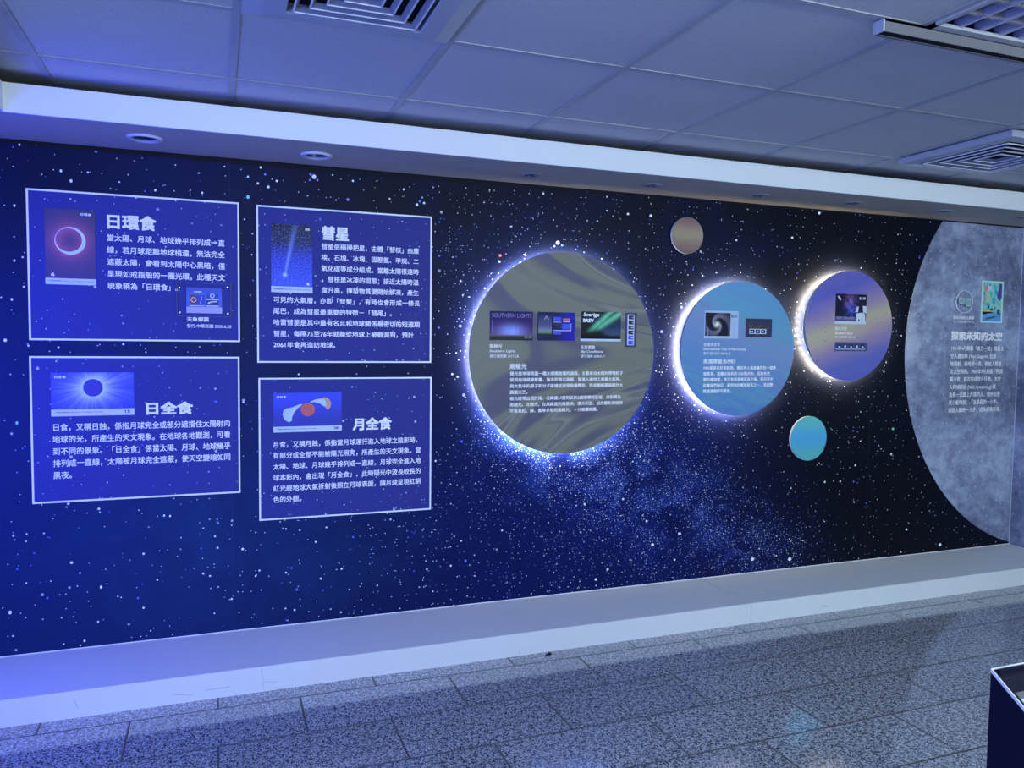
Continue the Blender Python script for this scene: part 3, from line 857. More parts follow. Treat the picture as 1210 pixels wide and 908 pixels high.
def green_fn(g, x, z):
    n = g.noise(g.vec(x, z, 0.0), 25, 4)
    c = g.ramp(g.step(z, 0.07, -0.06, False), [(0.0, (0.006, 0.010, 0.02)), (0.6, (0.016, 0.035, 0.10)), (0.9, (0.05, 0.09, 0.17)), (1.0, (0.01, 0.01, 0.02))])
    c = g.mix(g.step(g.add(x, g.mul(z, 1.2)), 0.0, -0.06), c, (0.004, 0.006, 0.012))
    u1 = g.sub(g.sub(z, 0.035), g.mul(g.sub(x, 0.015), 0.86))
    k1 = g.mul(g.gauss(u1, 0.012), g.step(x, -0.10, -0.02, True, 0.4, 1.0))
    u2 = g.sub(g.sub(z, 0.03), g.mul(g.sub(x, 0.055), 0.60))
    k2 = g.mul(g.gauss(u2, 0.011), g.step(x, -0.07, 0.02))
    k = g.mul(g.m('MAXIMUM', k1, k2), g.mul(g.add(0.55, g.mul(n, 0.8)), g.step(z, -0.045, -0.01)))
    return g.mix(k, c, (0.16, 0.62, 0.34))


def galaxy_fn(g, x, z):
    xx = g.add(x, 0.006); d = g.m('SQRT', g.add(g.mul(xx, xx), g.mul(z, z)))
    a = g.m('ARCTAN2', z, xx)
    sp = g.m('SINE', g.add(g.mul(a, 2.0), g.mul(g.m('LOGARITHM', g.add(d, 0.004), 2.718), 4.6)))
    n = g.noise(g.vec(x, z, 0.0), 60, 4)
    arm = g.mul(g.step(sp, -0.2, 0.9), g.m('EXPONENT', g.mul(d, -26.0)))
    arm = g.mul(arm, g.add(0.35, g.mul(n, 1.5)))
    c = g.mix(arm, (0.010, 0.010, 0.026), (0.50, 0.48, 0.66))
    return g.mix(g.m('EXPONENT', g.mul(g.mul(d, d), -5200.0)), c, (0.92, 0.95, 0.72))


def skies_fn(g, x, z):
    n = g.noise(g.vec(x, z, 0.0), 42, 5, 0.6, 0.8)
    p = g.mul(g.mul(g.gauss(g.add(x, 0.004), 0.024), g.gauss(g.sub(z, 0.034), 0.026)), g.step(n, 0.35, 0.65))
    q = g.mul(g.mul(g.gauss(g.sub(x, 0.004), 0.026), g.gauss(g.add(z, 0.012), 0.026)), g.step(n, 0.3, 0.6))
    c = g.mix(p, (0.012, 0.012, 0.035), (0.48, 0.24, 0.68))
    c = g.mix(q, c, (0.10, 0.14, 0.75))
    return g.mix(g.m('LESS_THAN', z, -0.052), c, (0.12, 0.09, 0.24))


x0, x1, z0, z1 = rect4((578.6, 367.7), (629.7, 368.2), (629.5, 402.5), (578.2, 402.3), YS)
a = board('stamp_print', D1, (x0, x1, z0, z1), YS, pic('southern lights picture', aurora_fn), 0.0014, (0.0062, 0.0010))
text_at('stamp_title', 'SOUTHERN LIGHTS', a, plain('violet lettering', (0.25, 0.22, 0.55)), x0 + 0.012, x1 - 0.008, z1 - 0.031, z1 - 0.011, YX)
text_at('stamp_value', '$2.20', a, plain('grey lettering', (0.4, 0.4, 0.5)), x1 - 0.042, x1 - 0.008, z0 + 0.009, z0 + 0.021, YX)
bm = bmesh.new(); add_slab(bm, rect(x0 + 0.0125, x0 + 0.0145, z0 + 0.035, z1 - 0.045), YX, YX + 0.0004)
obj('side_lettering', bm, plain('violet lettering', (0.25, 0.22, 0.55)), a)
x0, x1, z0, z1 = rect4((635.3, 368.9), (679.1, 369.5), (678.6, 402.7), (635.2, 402.7), YS)
a = board('stamp_sheet', D1, (x0, x1, z0, z1), YS, pic('dark blue stamp sheet picture', dark_sheet_fn), 0.0016)
w, h = x1 - x0, z1 - z0
def patch(name, parent, r, mat, y=YX, th=0.0006): return obj(name, slab(rect(*r), y, y + th), mat, parent)
M['p_blue'] = plain('bright blue print', (0.05, 0.08, 0.70), 0.5, 0.3); M['p_navy'] = plain('deep navy print', (0.012, 0.014, 0.07), 0.5, 0.3); M['p_pale'] = plain('pale print', (0.62, 0.68, 0.85), 0.5, 0.3); M['p_red'] = plain('rose print', (0.55, 0.18, 0.30), 0.5, 0.3)
for q, mt in (((0.42, 0.63, 0.66, 0.83), 'p_blue'), ((0.42, 0.63, 0.64, 0.68), 'p_pale'), ((0.68, 0.86, 0.70, 0.79), 'p_red'), ((0.68, 0.87, 0.66, 0.72), 'p_pale'),
              ((0.42, 0.63, 0.45, 0.60), 'p_navy'), ((0.42, 0.64, 0.475, 0.49), 'p_pale'), ((0.66, 0.89, 0.40, 0.60), 'p_blue'), ((0.42, 0.63, 0.22, 0.33), 'p_blue'), ((0.42, 0.90, 0.345, 0.37), 'p_pale'), ((0.895, 0.905, 0.36, 0.62), 'p_pale')):
    patch('tiny_stamp', a, (x0 + w * q[0], x0 + w * q[1], z0 + h * q[2], z0 + h * q[3]), M[mt])
obj('sheet_emblem', slab([(x0 + w * 0.16, z0 + h * 0.73), (x0 + w * 0.20, z0 + h * 0.73), (x0 + w * 0.235, z0 + h * 0.82), (x0 + w * 0.27, z0 + h * 0.73), (x0 + w * 0.31, z0 + h * 0.73), (x0 + w * 0.25, z0 + h * 0.87), (x0 + w * 0.22, z0 + h * 0.87)], YX, YX + 0.0005), plain('grey emblem', (0.25, 0.26, 0.42)), a)
x0, x1, z0, z1 = rect4((686.9, 368.1), (734, 368.7), (733.6, 403.8), (686.1, 403.8), YS)
zs = z0 + (z1 - z0) * 0.085
a = board('stamp_print', D1, (x0, x1, zs, z1), YS, pic('green aurora picture', green_fn), 0.0014, (0.0085, 0.0026), 'lrt')
s_ = board('value_strip', a, (x0 - 0.002, x1, z0, zs), YS, M['stamp_white'], 0.0014, (0.0085, 0.0026), 'b')
text_at('stamp_title', 'Sverige', a, wt, x0 + 0.012, x0 + 0.10, z1 - 0.031, z1 - 0.007, YX, bold=0.03, shear=0.15)
text_at('stamp_title', 'BREV', a, wt, x0 + 0.010, x0 + 0.070, z1 - 0.055, z1 - 0.037, YX, bold=0.04)
tr = [(x0 + 0.004, zs + 0.002)]; rt = random.Random(3)
for i in range(26):
    xx = x0 + 0.006 + (x1 - x0 - 0.012) * i / 25
    tr += [(xx - 0.0018, zs + 0.010 + rt.random() * 0.004), (xx, zs + 0.014 + rt.random() * 0.016), (xx + 0.0018, zs + 0.010 + rt.random() * 0.004)]
tr.append((x1 - 0.004, zs + 0.002))
obj('tree_silhouette', slab(tr[::-1], YX, YX + 0.0005), M['black'], a)
x0, x1, z0, z1 = rect4((739, 369.9), (752.8, 369.9), (751.4, 410.4), (737.8, 410.4), YS)
a = board('stamp_strip', D1, (x0, x1, z0, z1), YS, plain('navy strip', (0.016, 0.018, 0.13), 0.4, 0.4), 0.0016)
w, h = x1 - x0, z1 - z0
patch('strip_paper', a, (x0 + w * 0.20, x0 + w * 0.78, z0 + h * 0.055, z1 - h * 0.05), M['p_pale'], YX, 0.0006)
for i, mt in enumerate(('p_navy', 'p_navy', 'p_navy', 'p_navy', 'p_blue', 'p_blue')):
    zt = z1 - h * (0.075 + i * 0.147)
    patch('tiny_stamp', a, (x0 + w * 0.28, x0 + w * 0.72, zt - h * 0.118, zt), M[mt], YX - 0.0006, 0.0005)
    patch('tiny_mark', a, (x0 + w * (0.50 + 0.1 * (i % 2)), x0 + w * 0.70, zt - h * 0.075, zt - h * 0.05), M['p_red' if i == 0 else 'p_pale'], YX - 0.001, 0.0004)
for s, q, kw in (('南極光', (578.4, 406.6, 593.3, 411.9), dict(bold=0.01)), ('Southern Lights', (578.4, 413.3, 609.1, 417.2), dict(bold=0.012, shear=0.2)), ('發行:紐西蘭 2017.2.8', (578.6, 418.9, 612.7, 422.8), dict(bold=0.006)),
                 ('天空景象', (685.9, 408.1, 703.5, 413.0), dict(bold=0.01)), ('Sky Conditions', (685.9, 413.9, 712.1, 417.8), dict(bold=0.012, shear=0.2)), ('發行:瑞典 2008.8.17', (685.9, 419.3, 715, 422.8), dict(bold=0.006))):
    text_px('caption', s, D1, wt, *q, YS, **kw)
text_px('heading', '南極光', D1, wt, 602.4, 429.7, 622.4, 436.6, YS, bold=0.014)
text_px('body_text', '極光是地球周圍一種大規模放電的過程，主要來自太陽的帶電粒子\n受到地球磁場影響，集中到南北兩極，當進入極地之高層大氣時，\n與大氣中的原子和分子碰撞並激發能量釋放，形成圍繞著磁極的大\n圓圈光芒。\n極光經常出現於南、北緯度67度附近的2個環帶狀區域，分別稱為\n南極光、北極光，在高緯度的南美洲、澳大利亞、紐西蘭和南極洲\n可看見紅、綠、藍等多彩的南極光，十分燦爛絢麗。', D1, wt, 602.4, 439.3, 735.8, 488.4, YS, bold=0.016, ls=1.5)

# --- medium disc
x0, x1, z0, z1 = rect4((832.9, 367), (872.5, 367.9), (872, 400), (831.7, 400.6), YS)
a = board('stamp_print', D2, (x0, x1, z0, z1), YS, plain('pale stamp paper', (0.42, 0.56, 0.78), 0.5, 0.3), 0.0014)
w, h = x1 - x0, z1 - z0
gr = (x0 + w * 0.02, x0 + w * 0.76, z0 + h * 0.09, z1 - h * 0.08)
gp = board('galaxy_picture', a, gr, YS - 0.0014, pic('spiral galaxy picture', galaxy_fn), 0.0005)
text_at('stamp_value', '$2.10', a, M['ink'], x0 + w * 0.78, x0 + w * 0.95, z1 - h * 0.25, z1 - h * 0.14, YX, bold=0.02)
o = text_at('side_lettering', 'International Year of Astronomy', a, M['ink'], x0 + w * 0.62, x0 + w * 1.12, z0 + h * 0.30, z0 + h * 0.33, YX); o.rotation_euler = (0, math.radians(-90), 0)
o = text_at('side_lettering', 'AUST', a, plain('blue lettering', (0.25, 0.35, 0.9)), x0 - w * 0.03, x0 + w * 0.21, z0 + h * 0.20, z0 + h * 0.28, YX - 0.0006, bold=0.03); o.rotation_euler = (0, math.radians(-90), 0)
x0, x1, z0, z1 = rect4((881, 376.4), (911.9, 377.2), (911.9, 398.8), (881, 398.3), YS)
a = board('stamp_sheet', D2, (x0, x1, z0, z1), YS, plain('dark slate sheet', (0.022, 0.026, 0.085), 0.4, 0.4), 0.0016)
w, h = x1 - x0, z1 - z0
obj('sheet_skyline', slab([(x0 + w * .08, z0 + h * .45), (x0 + w * .9, z0 + h * .45), (x0 + w * .9, z0 + h * .6), (x0 + w * .6, z0 + h * .55), (x0 + w * .52, z0 + h * .8), (x0 + w * .45, z0 + h * .55), (x0 + w * .1, z0 + h * .8)], YX, YX + 0.0005), plain('dark brown print', (0.05, 0.045, 0.06)), a)
patch('strip_paper', a, (x0 + w * .14, x0 + w * .78, z0 + h * .17, z0 + h * .44), M['p_pale'])
for i in range(3):
    patch('tiny_stamp', a, (x0 + w * (.17 + .205 * i), x0 + w * (.33 + .205 * i), z0 + h * .21, z0 + h * .40), M['p_navy'], YX - 0.0006, 0.0005)
    patch('tiny_mark', a, (x0 + w * (.22 + .205 * i), x0 + w * (.28 + .205 * i), z0 + h * .28, z0 + h * .33), M['p_pale'], YX - 0.001, 0.0004)
for s, q, kw in (('全球天文年', (831.3, 405.0, 851, 409.3), dict(bold=0.008)), ('International Year of Astronomy', (831.3, 411.0, 881.6, 414.9), dict(bold=0.01, shear=0.2)), ('發行:澳大利亞 2009.8.25', (831.3, 416.0, 863.2, 419.4), dict())):
    text_px('caption', s, D2, wt, *q, YS, **kw)
text_px('heading', '南風車星系M83', D2, wt, 831.3, 424.0, 869, 430.2, YS, bold=0.014)
text_px('body_text', 'M83星系位於長蛇座，靠近半人馬座邊界的一個棒\n旋星系，距離太陽系約1500萬光年，因具有完\n整的螺旋臂，故又有南風車星系之稱，是天空中\n距離我們最近、最明亮的螺旋星系之一，透過雙\n筒望遠鏡即可看見。', D2, wt, 831, 432.8, 916.3, 464.8, YS, bold=0.016, ls=1.5)

# --- violet disc
x0, x1, z0, z1 = rect4((988, 347.5), (1023.7, 348.1), (1023, 383), (986.3, 383.2), YS)
w, h = x1 - x0, z1 - z0
a = board('stamp_print', D3, (x0, x1, z0 + h * 0.09, z1), YS, pic('night sky picture', skies_fn), 0.0014)
s_ = board('value_strip', a, (x0 - w * 0.02, x1, z0, z0 + h * 0.09), YS, M['stamp_white'], 0.0014)
M['dome'] = plain('white printed dome', (0.66, 0.72, 0.80), 0.5, 0.3)
obj('printed_observatory', slab([(x0 + w * .66, z0 + h * .09), (x1 - w * .02, z0 + h * .09), (x1 - w * .04, z0 + h * .36), (x0 + w * .86, z0 + h * .39), (x0 + w * .68, z0 + h * .36)], YX, YX + 0.0005), M['dome'], a)
obj('printed_observatory', slab([(x0 + w * .63, z0 + h * .40), (x0 + w * .73, z0 + h * .40), (x0 + w * .75, z0 + h * .60), (x0 + w * .69, z0 + h * .58)], YX, YX + 0.0005), M['dome'], a)
obj('printed_observatory', slab([(x0 + w * .90, z0 + h * .40), (x1, z0 + h * .37), (x1, z0 + h * .61), (x0 + w * .88, z0 + h * .62)], YX, YX + 0.0005), M['dome'], a)
patch('printed_window', a, (x0 + w * .745, x0 + w * .79, z0 + h * .11, z0 + h * .16), M['p_navy'], YX - 0.0006, 0.0005)
obj('printed_fern', slab([(x0 + w * .05, z1 - h * .08), (x0 + w * .09, z1 - h * .07), (x0 + w * .17, z1 - h * .17), (x0 + w * .16, z1 - h * .22), (x0 + w * .11, z1 - h * .20)][::-1], YX, YX + 0.0005), M['dome'], a)
text_at('stamp_value', '$1.50', a, wt, x0 + w * .76, x0 + w * .96, z1 - h * .18, z1 - h * .09, YX, bold=0.03)
text_at('stamp_title', 'NEW ZEALAND', a, plain('lilac lettering', (0.42, 0.38, 0.62)), x0 + w * .04, x0 + w * .61, z0 + h * .16, z0 + h * .24, YX, bold=0.01)
x0, x1, z0, z1 = rect4((986.3, 404.6), (1024.8, 404.6), (1024.8, 415.1), (986.3, 415.1), YS)
w, h = x1 - x0, z1 - z0
a = board('stamp_strip', D3, (x0, x1, z0, z1), YS, plain('slate blue strip', (0.06, 0.08, 0.21), 0.35, 0.5), 0.0016)
for i in range(5):
    patch('tiny_stamp', a, (x0 + w * (.05 + .18 * i), x0 + w * (.19 + .18 * i), z0 + h * .28, z0 + h * .80), M['tiny_navy'])
    patch('tiny_mark', a, (x0 + w * (.10 + .18 * i), x0 + w * (.155 + .18 * i), z0 + h * .38, z0 + h * (.55 + .1 * (i % 2))), M['p_pale'], YX - 0.0005, 0.0004)
patch('strip_paper', a, (x0 + w * .02, x0 + w * .92, z0 + h * .18, z0 + h * .25), M['p_pale'])
for s, q, kw in (('南方天空', (986.9, 386.1, 1000.7, 390.4), dict(bold=0.008)), ('Southern Skies', (986.9, 391.8, 1007.4, 395.2), dict(bold=0.01)), ('發行:紐西蘭 2007.6.6', (986.9, 396.9, 1011, 399.8), dict())):
    text_px('caption', s, D3, wt, *q, YS, **kw)

# ------------------------------------------------------------------ the moon mural, folded round the corner
MU, MZ, MR = 5.2125, 1.376, 1.307


def moon_mat(side):
    m, g, b = new_mat('printed moon surface', 0.5, 0.3)
    X, Y, Z = g.xyz(g.pos())
    U = g.sub(X, Y) if side else X
    p = g.vec(U, Z, 0.0)
    n = g.noise(p, 2.2, 6, 0.6, 0.5); f = g.noise(p, 14, 6, 0.65, 0.2)
    c = g.ramp(g.add(g.mul(n, 0.6), g.mul(f, 0.4)), [(0.40, (0.12, 0.14, 0.23)), (0.47, (0.19, 0.22, 0.335)), (0.53, (0.265, 0.31, 0.45)), (0.61, (0.38, 0.45, 0.60))])
    for sc, r, dens, k in ((5, 0.26, 0.35, 0.16), (13, 0.26, 0.35, 0.22), (40, 0.28, 0.35, 0.5)):
        d, cc = g.vor(p, sc); s = g.node('ShaderNodeSeparateColor'); g.put(s.inputs[0], cc)
        rr = g.add(0.08, g.mul(s.outputs[1], r)); q = g.div(d, rr); on = g.m('LESS_THAN', s.outputs[0], dens)
        rim = g.mul(g.mul(g.step(q, 0.7, 0.95), g.step(q, 1.25, 1.0)), on)
        c = g.mix(g.mul(rim, k * 0.7), c, (0.42, 0.48, 0.60))
        c = g.mix(g.mul(g.mul(g.step(q, 0.9, 0.4), on), k * 0.5), c, (0.11, 0.13, 0.19))
    d, cc = g.vor(p, 26); s = g.node('ShaderNodeSeparateColor'); g.put(s.inputs[0], cc)
    c = g.mix(g.mul(g.step(d, 0.13, 0.05), g.m('LESS_THAN', s.outputs[0], 0.2)), c, (0.62, 0.68, 0.78))
    g.put(b.inputs['Base Color'], c)
    return m


MOON = thing('moon_mural', 'huge grey cratered moon printed at the right end of the wall', 'moon picture', (4.5, -0.002, ZP))
def moon_outline(u0, u1):
    pts = []
    for i in range(721):
        a = 2 * math.pi * i / 720; u, z = MU + MR * math.cos(a), MZ + MR * math.sin(a)
        pts.append((u, z))
    def clip(P, k, v, sgn):
        out = []
        for i in range(len(P)):
            A, B = P[i], P[(i + 1) % len(P)]; da, db = sgn * (A[k] - v), sgn * (B[k] - v)
            if da >= 0: out.append(A)
            if da * db < 0:
                t = da / (da - db); out.append((A[0] + t * (B[0] - A[0]), A[1] + t * (B[1] - A[1])))
        return out
    P = pts[:-1]
    for k, v, sgn in ((1, ZP + 0.004, 1), (1, ZS - 0.007, -1), (0, u0, 1), (0, u1, -1)): P = clip(P, k, v, sgn)
    return P
obj('moon_face', slab(moon_outline(3.0, XR - 0.0005), -0.0022, -0.0004), moon_mat(False), MOON)
bm = bmesh.new(); add_slab(bm, moon_outline(XR + 0.0008, 7.0), 0.0, 0.002)
for v in bm.verts:                      # fold this half onto the side wall
    u, t, z = v.co; v.co = (XR - 0.0022 + t, -(u - XR), z)
bmesh.ops.recalc_face_normals(bm, faces=bm.faces[:])
obj('moon_face', bm, moon_mat(True), MOON)
obj('corner_bead', box(XR - 0.004, XR - 0.0006, -0.006, -0.0024, ZP + 0.004, ZS - 0.007), plain('pale corner bead', (0.55, 0.62, 0.72)), MOON)
text_px('heading', '探索未知的太空', MOON, wt, 1123.9, 391.2, 1184.3, 402.3, -0.003, bold=0.036)
text_px('body_text', '1961年4月蘇聯「東方一號」搭載太\n空人蓋加林 (Yuri Gagarin) 從基\n地發射，繞地球一周，開啟人類首\n次太空探險。1969年7月美國「阿波\n羅11號」首次完成登月任務，太空\n人阿姆斯壯 (Neil Armstrong) 成\n為第一位踏上月球的人，他步出登\n月小艇時說：「這是我的一小步，\n卻是人類的一大步」成為經典名言。', MOON, wt, 1122.0, 408.6, 1184.4, 488.0, -0.003, bold=0.012, ls=1.5)
text_px('caption', '登陸月球紀念郵票', MOON, wt, 1126.2, 373.3, 1151, 377.4, -0.003, bold=0.012)
text_px('caption', '發行:中華民國 1970.7.20', MOON, wt, 1126.2, 378.8, 1150.8, 381.6, -0.003)
x0, x1, z0, z1 = rect4((1160.2, 331.4), (1185.8, 333), (1184.2, 381.9), (1158.7, 381.4), -0.003)
a = board('stamp_print', MOON, (x0, x1, z0, z1), -0.0024, plain('mint stamp paper', (0.50, 0.85, 0.78), 0.5, 0.3), 0.0014)
w, h = x1 - x0, z1 - z0


def tall_fn(g, x, z):
    n = g.noise(g.vec(g.mul(x, 1.6), g.mul(z, 0.7), 0.0), 26, 4, 0.6, 0.8)
    c = g.ramp(n, [(0.36, (0.03, 0.10, 0.30)), (0.44, (0.10, 0.50, 0.60)), (0.52, (0.25, 0.72, 0.62)), (0.58, (0.50, 0.72, 0.28)), (0.66, (0.16, 0.42, 0.75))])
    return g.mix(g.step(z, -0.05, -0.09), c, (0.13, 0.36, 0.66))


p_ = board('stamp_picture', a, (x0 + w * .07, x1 - w * .07, z0 + h * .035, z1 - h * .035), -0.0038, pic('green and blue stamp picture', tall_fn), 0.0004)
def spot(name, pts, mat, y=-0.0043): return obj(name, slab([(x0 + w * u, z0 + h * v) for u, v in pts], y, y + 0.0004), mat, a)
spot('printed_patch', [(.72, .60), (.86, .52), (.93, .62), (.93, .93), (.80, .95)], plain('purple print', (0.10, 0.06, 0.34)))
spot('printed_patch', [(.12, .76), (.26, .74), (.26, .88), (.12, .88)], plain('red print', (0.72, 0.22, 0.24)))
spot('printed_patch', [(.26, .76), (.46, .78), (.42, .88), (.26, .88)], M['p_pale'])
spot('printed_patch', [(.07, .265), (.62, .265), (.50, .30), (.30, .325), (.07, .30)], plain('yellow print', (0.75, 0.58, 0.16)))
spot('printed_patch', [(.07, .19), (.50, .235), (.62, .262), (.07, .262)], M['p_navy'])
spot('printed_patch', [(.72, .22), (.90, .17), (.86, .33), (.74, .33)], M['ink'])
spot('printed_patch', [(.40, .29), (.58, .29), (.52, .35), (.44, .35)], M['ink'], -0.0047)
spot('printed_patch', [(.14, .06), (.48, .10), (.74, .145), (.60, .16), (.30, .12)], plain('dark teal print', (0.04, 0.12, 0.20)))
spot('side_lettering', [(.12, .42), (.20, .42), (.20, .68), (.12, .68)], plain('ochre print', (0.42, 0.36, 0.30)))

cx, cz = W(1140.1, 356.8, -0.03)
rx = abs(W(1149.9, 356.8, -0.03)[0] - W(1130.3, 356.8, -0.03)[0]) / 2; rzz = abs(W(1140.1, 343, -0.03)[1] - W(1140.1, 370.6, -0.03)[1]) / 2
rr = (rx + rzz) / 2
H2 = thing('acrylic_holder', 'clear round acrylic holder with two tiny stamps standing off the grey moon', 'display holder', (cx, -0.0024, cz))
obj('holder_rim', ring_bm((cx, -0.0265, cz), 'y', rr - 0.0034, rr, 0.003, 64), M['frame_line'], H2)
obj('clear_disc', slab(circle(cx, cz, rr - 0.003, 64), -0.0285, -0.0265), M['clear'], H2)
obj('rim_reflection', ring_bm((cx, -0.0024, cz), 'y', rr - 0.0022, rr, 0.0018, 64), plain('faint rim reflection', (0.50, 0.56, 0.68), 0.3, 0.5), H2)  # the rim's reflection behind it, painted as a paler ring
for k in range(3):
    a_ = math.radians(90 + 120 * k)
    obj('standoff', slab(circle(cx + (rr - 0.004) * math.cos(a_), cz + (rr - 0.004) * math.sin(a_), 0.0014, 8), -0.0265, -0.0024), M['steel'], H2)
M['mint'] = plain('mint stamp', (0.38, 0.60, 0.56), 0.5, 0.3); M['mint2'] = plain('grey green stamp', (0.27, 0.42, 0.46), 0.5, 0.3, var=0.4, scale=120)
for tl, br in (((1133.2, 352.1), (1140.7, 359.1)), ((1141.8, 352.6), (1147.1, 362.4))):
    x0, x1, z0, z1 = rect_px(tl, br, -0.03); w, h = x1 - x0, z1 - z0
    q = board('tiny_stamp', H2, (x0, x1, z0, z1), -0.0287, M['mint'], 0.0006, (0.004, 0.0006))
    obj('stamp_picture', slab(rect(x0 + w * .15, x1 - w * .15, z0 + h * .15, z1 - h * .2), -0.0298, -0.0293), M['mint2'], q)

# ------------------------------------------------------------------ soffit downlights
M['lamp_trim'] = plain('white downlight trim', (0.66, 0.68, 0.72), 0.3, 0.5); M['lamp_dark'] = plain('dark lamp glass', (0.022, 0.028, 0.05), 0.15, 0.6); M['gimbal'] = plain('grey gimbal ring', (0.30, 0.31, 0.34), 0.35, 0.5)
M['lens'] = plain('lamp lens', (0.10, 0.11, 0.14), 0.1, 0.6)
PLACES = [((171, 163), 0, 'switched-off downlight with white ring, farthest left in the soffit'), ((374, 183.5), 0, 'switched-off downlight with white ring above the comet panel'),
          ((627, 206.5), 1, 'small grey soffit spotlight just above the largest disc'), ((770.5, 219), 1, 'small grey soffit spotlight just left of the small brown disc'),
          ((897, 231), 1, 'small grey soffit spotlight between the brown disc and the violet disc'), ((1008, 240), 1, 'small grey soffit spotlight above the violet banded disc'),
          ((1115, 249.5), 1, 'small grey soffit spotlight at the left edge of the moon'), ((1208, 256.5), 1, 'small grey soffit spotlight cut off by the right edge')]
for (px, py), kind, lab in PLACES:
    x, y = Cl(px, py, ZS)
    if kind == 0:
        t = thing('downlight', lab, 'downlight', (x, y, ZS), 'white ringed downlights in the soffit')
        obj('trim_ring', ring_bm((x, y, ZS), 'z', 0.044, 0.066, 0.007, 40), M['lamp_trim'], t)
        bm = bmesh.new(); bmesh.ops.create_circle(bm, cap_ends=True, segments=40, radius=0.045, matrix=Matrix.Translation((x, y, ZS - 0.001)))
        obj('lamp_glass', bm, M['lamp_dark'], t)
    else:
        t = thing('spotlight', lab, 'spotlight', (x, y, ZS), 'grey spotlights in the soffit')
        obj('trim_ring', ring_bm((x, y, ZS), 'z', 0.036, 0.051, 0.004, 40), M['gimbal'], t)
        bm = bmesh.new(); bmesh.ops.create_circle(bm, cap_ends=True, segments=40, radius=0.037, matrix=Matrix.Translation((x, y, ZS - 0.0008)))
        obj('lamp_plate', bm, M['soffit'], t)
        for k in range(3):
            a_ = math.radians(30 + 120 * k)
            obj('lens', ring_bm((x + 0.017 * math.cos(a_), y + 0.017 * math.sin(a_), ZS - 0.0008), 'z', 0.001, 0.013, 0.004, 20), M['lens'], t)

# ------------------------------------------------------------------ ceiling air diffusers
M['blade_lit'] = plain('lit louvre lip', (0.74, 0.78, 0.88), 0.25, 0.5)  # lit lips and shaded slopes of one blade, set by colour
M['blade_shaded'] = plain('shaded louvre blade', (0.20, 0.22, 0.32), 0.3, 0.5)
M['duct'] = plain('duct darkness', (0.010, 0.012, 0.022), 0.8, 0.1)


def sq_loft(cx, cy, prof, mat, name, parent):
    """square ring lofted through (half side, z) rows"""
    bm = bmesh.new(); rows = []
    for a_, z in prof:
        rows.append([bm.verts.new((cx + sx * a_, cy + sy * a_, z)) for sx, sy in ((-1, -1), (1, -1), (1, 1), (-1, 1))])
    n = len(rows)
    for i in range(n):
        A, B = rows[i], rows[(i + 1) % n]
        for k in range(4):
            j = (k + 1) % 4; bm.faces.new((A[k], A[j], B[j], B[k]))
    bmesh.ops.recalc_face_normals(bm, faces=bm.faces[:])
    return obj(name, bm, mat, parent)


def diffuser(cx, cy, core, label, drop=0.034):
    t = thing('air_diffuser', label, 'air vent', (cx, cy, ZC), None)
    sq_loft(cx, cy, [(0.292, ZC - 0.003), (0.292, ZC - 0.012), (core + 0.058, ZC - drop * 0.86), (core + 0.004, ZC - drop), (core, ZC - drop + 0.002), (core + 0.004, ZC - 0.006)], M['vent'], 'frame', t)
    obj('duct_shade', box(cx - core - 0.004, cx + core + 0.004, cy - core - 0.004, cy + core + 0.004, ZC - 0.0045, ZC - 0.003), M['duct'], t)  # dark plate put in for the shade inside the duct
    n = 4; step = core * 0.86 / n
    for i in range(n):
        a0 = core - 0.016 - i * step
        lv = sq_loft(cx, cy, [(a0 - 0.001, ZC - drop + 0.001), (a0 - 0.0035, ZC - drop - 0.001), (a0 - step * 0.34, ZC - drop + 0.010), (a0 - step * 0.34 + 0.0015, ZC - drop + 0.012)], M['blade_shaded'], 'louver', t)
        sq_loft(cx, cy, [(a0 + 0.001, ZC - drop + 0.0015), (a0 + 0.001, ZC - drop - 0.0035), (a0 - 0.0035, ZC - drop - 0.004), (a0 - 0.0035, ZC - drop + 0.001)], M['blade_lit'], 'louver_lip', lv)
    return t


diffuser(0.364, -1.5795, 0.182, 'square louvered ceiling vent above the panels, cut by the top edge')
V2 = diffuser(3.394, -0.9545, 0.232, 'square louvered ceiling vent at the right, near the bulkhead')
V2['label'] = 'square louvered ceiling vent above the moon at the right edge'

# ------------------------------------------------------------------ recessed louvre light and the surface track rail
lx0, lx1, ly0, ly1 = LIGHT_CELL
LT = thing('ceiling_light', 'switched-off recessed ceiling light with criss-cross louvre at upper right', 'ceiling light', ((lx0 + lx1) / 2, (ly0 + ly1) / 2, ZC))
bm = bmesh.new()
i0, i1, j0, j1, zt = lx0 + 0.012, lx1 - 0.012, ly0 + 0.012, ly1 - 0.012, ZC + 0.10
V = [bm.verts.new(q) for q in ((i0, j0, ZC), (i1, j0, ZC), (i1, j1, ZC), (i0, j1, ZC), (i0, j0, zt), (i1, j0, zt), (i1, j1, zt), (i0, j1, zt))]
for f in ((0, 1, 5, 4), (1, 2, 6, 5), (2, 3, 7, 6), (3, 0, 4, 7), (4, 5, 6, 7)): bm.faces.new([V[k] for k in f])
obj('housing', bm, plain('blue-black reflector', (0.030, 0.035, 0.16), 0.25, 0.6, metal=0.3), LT)
bm = bmesh.new()
for (a_, b_, c_, d_) in ((lx0 + 0.010, lx1 - 0.010, ly1 - 0.040, ly1 - 0.010), (lx0 + 0.010, lx1 - 0.010, ly0 + 0.010, ly0 + 0.040), (lx0 + 0.010, lx0 + 0.026, ly0 + 0.010, ly1 - 0.010), (lx1 - 0.026, lx1 - 0.010, ly0 + 0.010, ly1 - 0.010)):
    add_box(bm, a_, b_, c_, d_, ZC - 0.006, ZC + 0.004)
obj('frame', bm, M['grid'], LT)['label'] = 'pale metal rim'
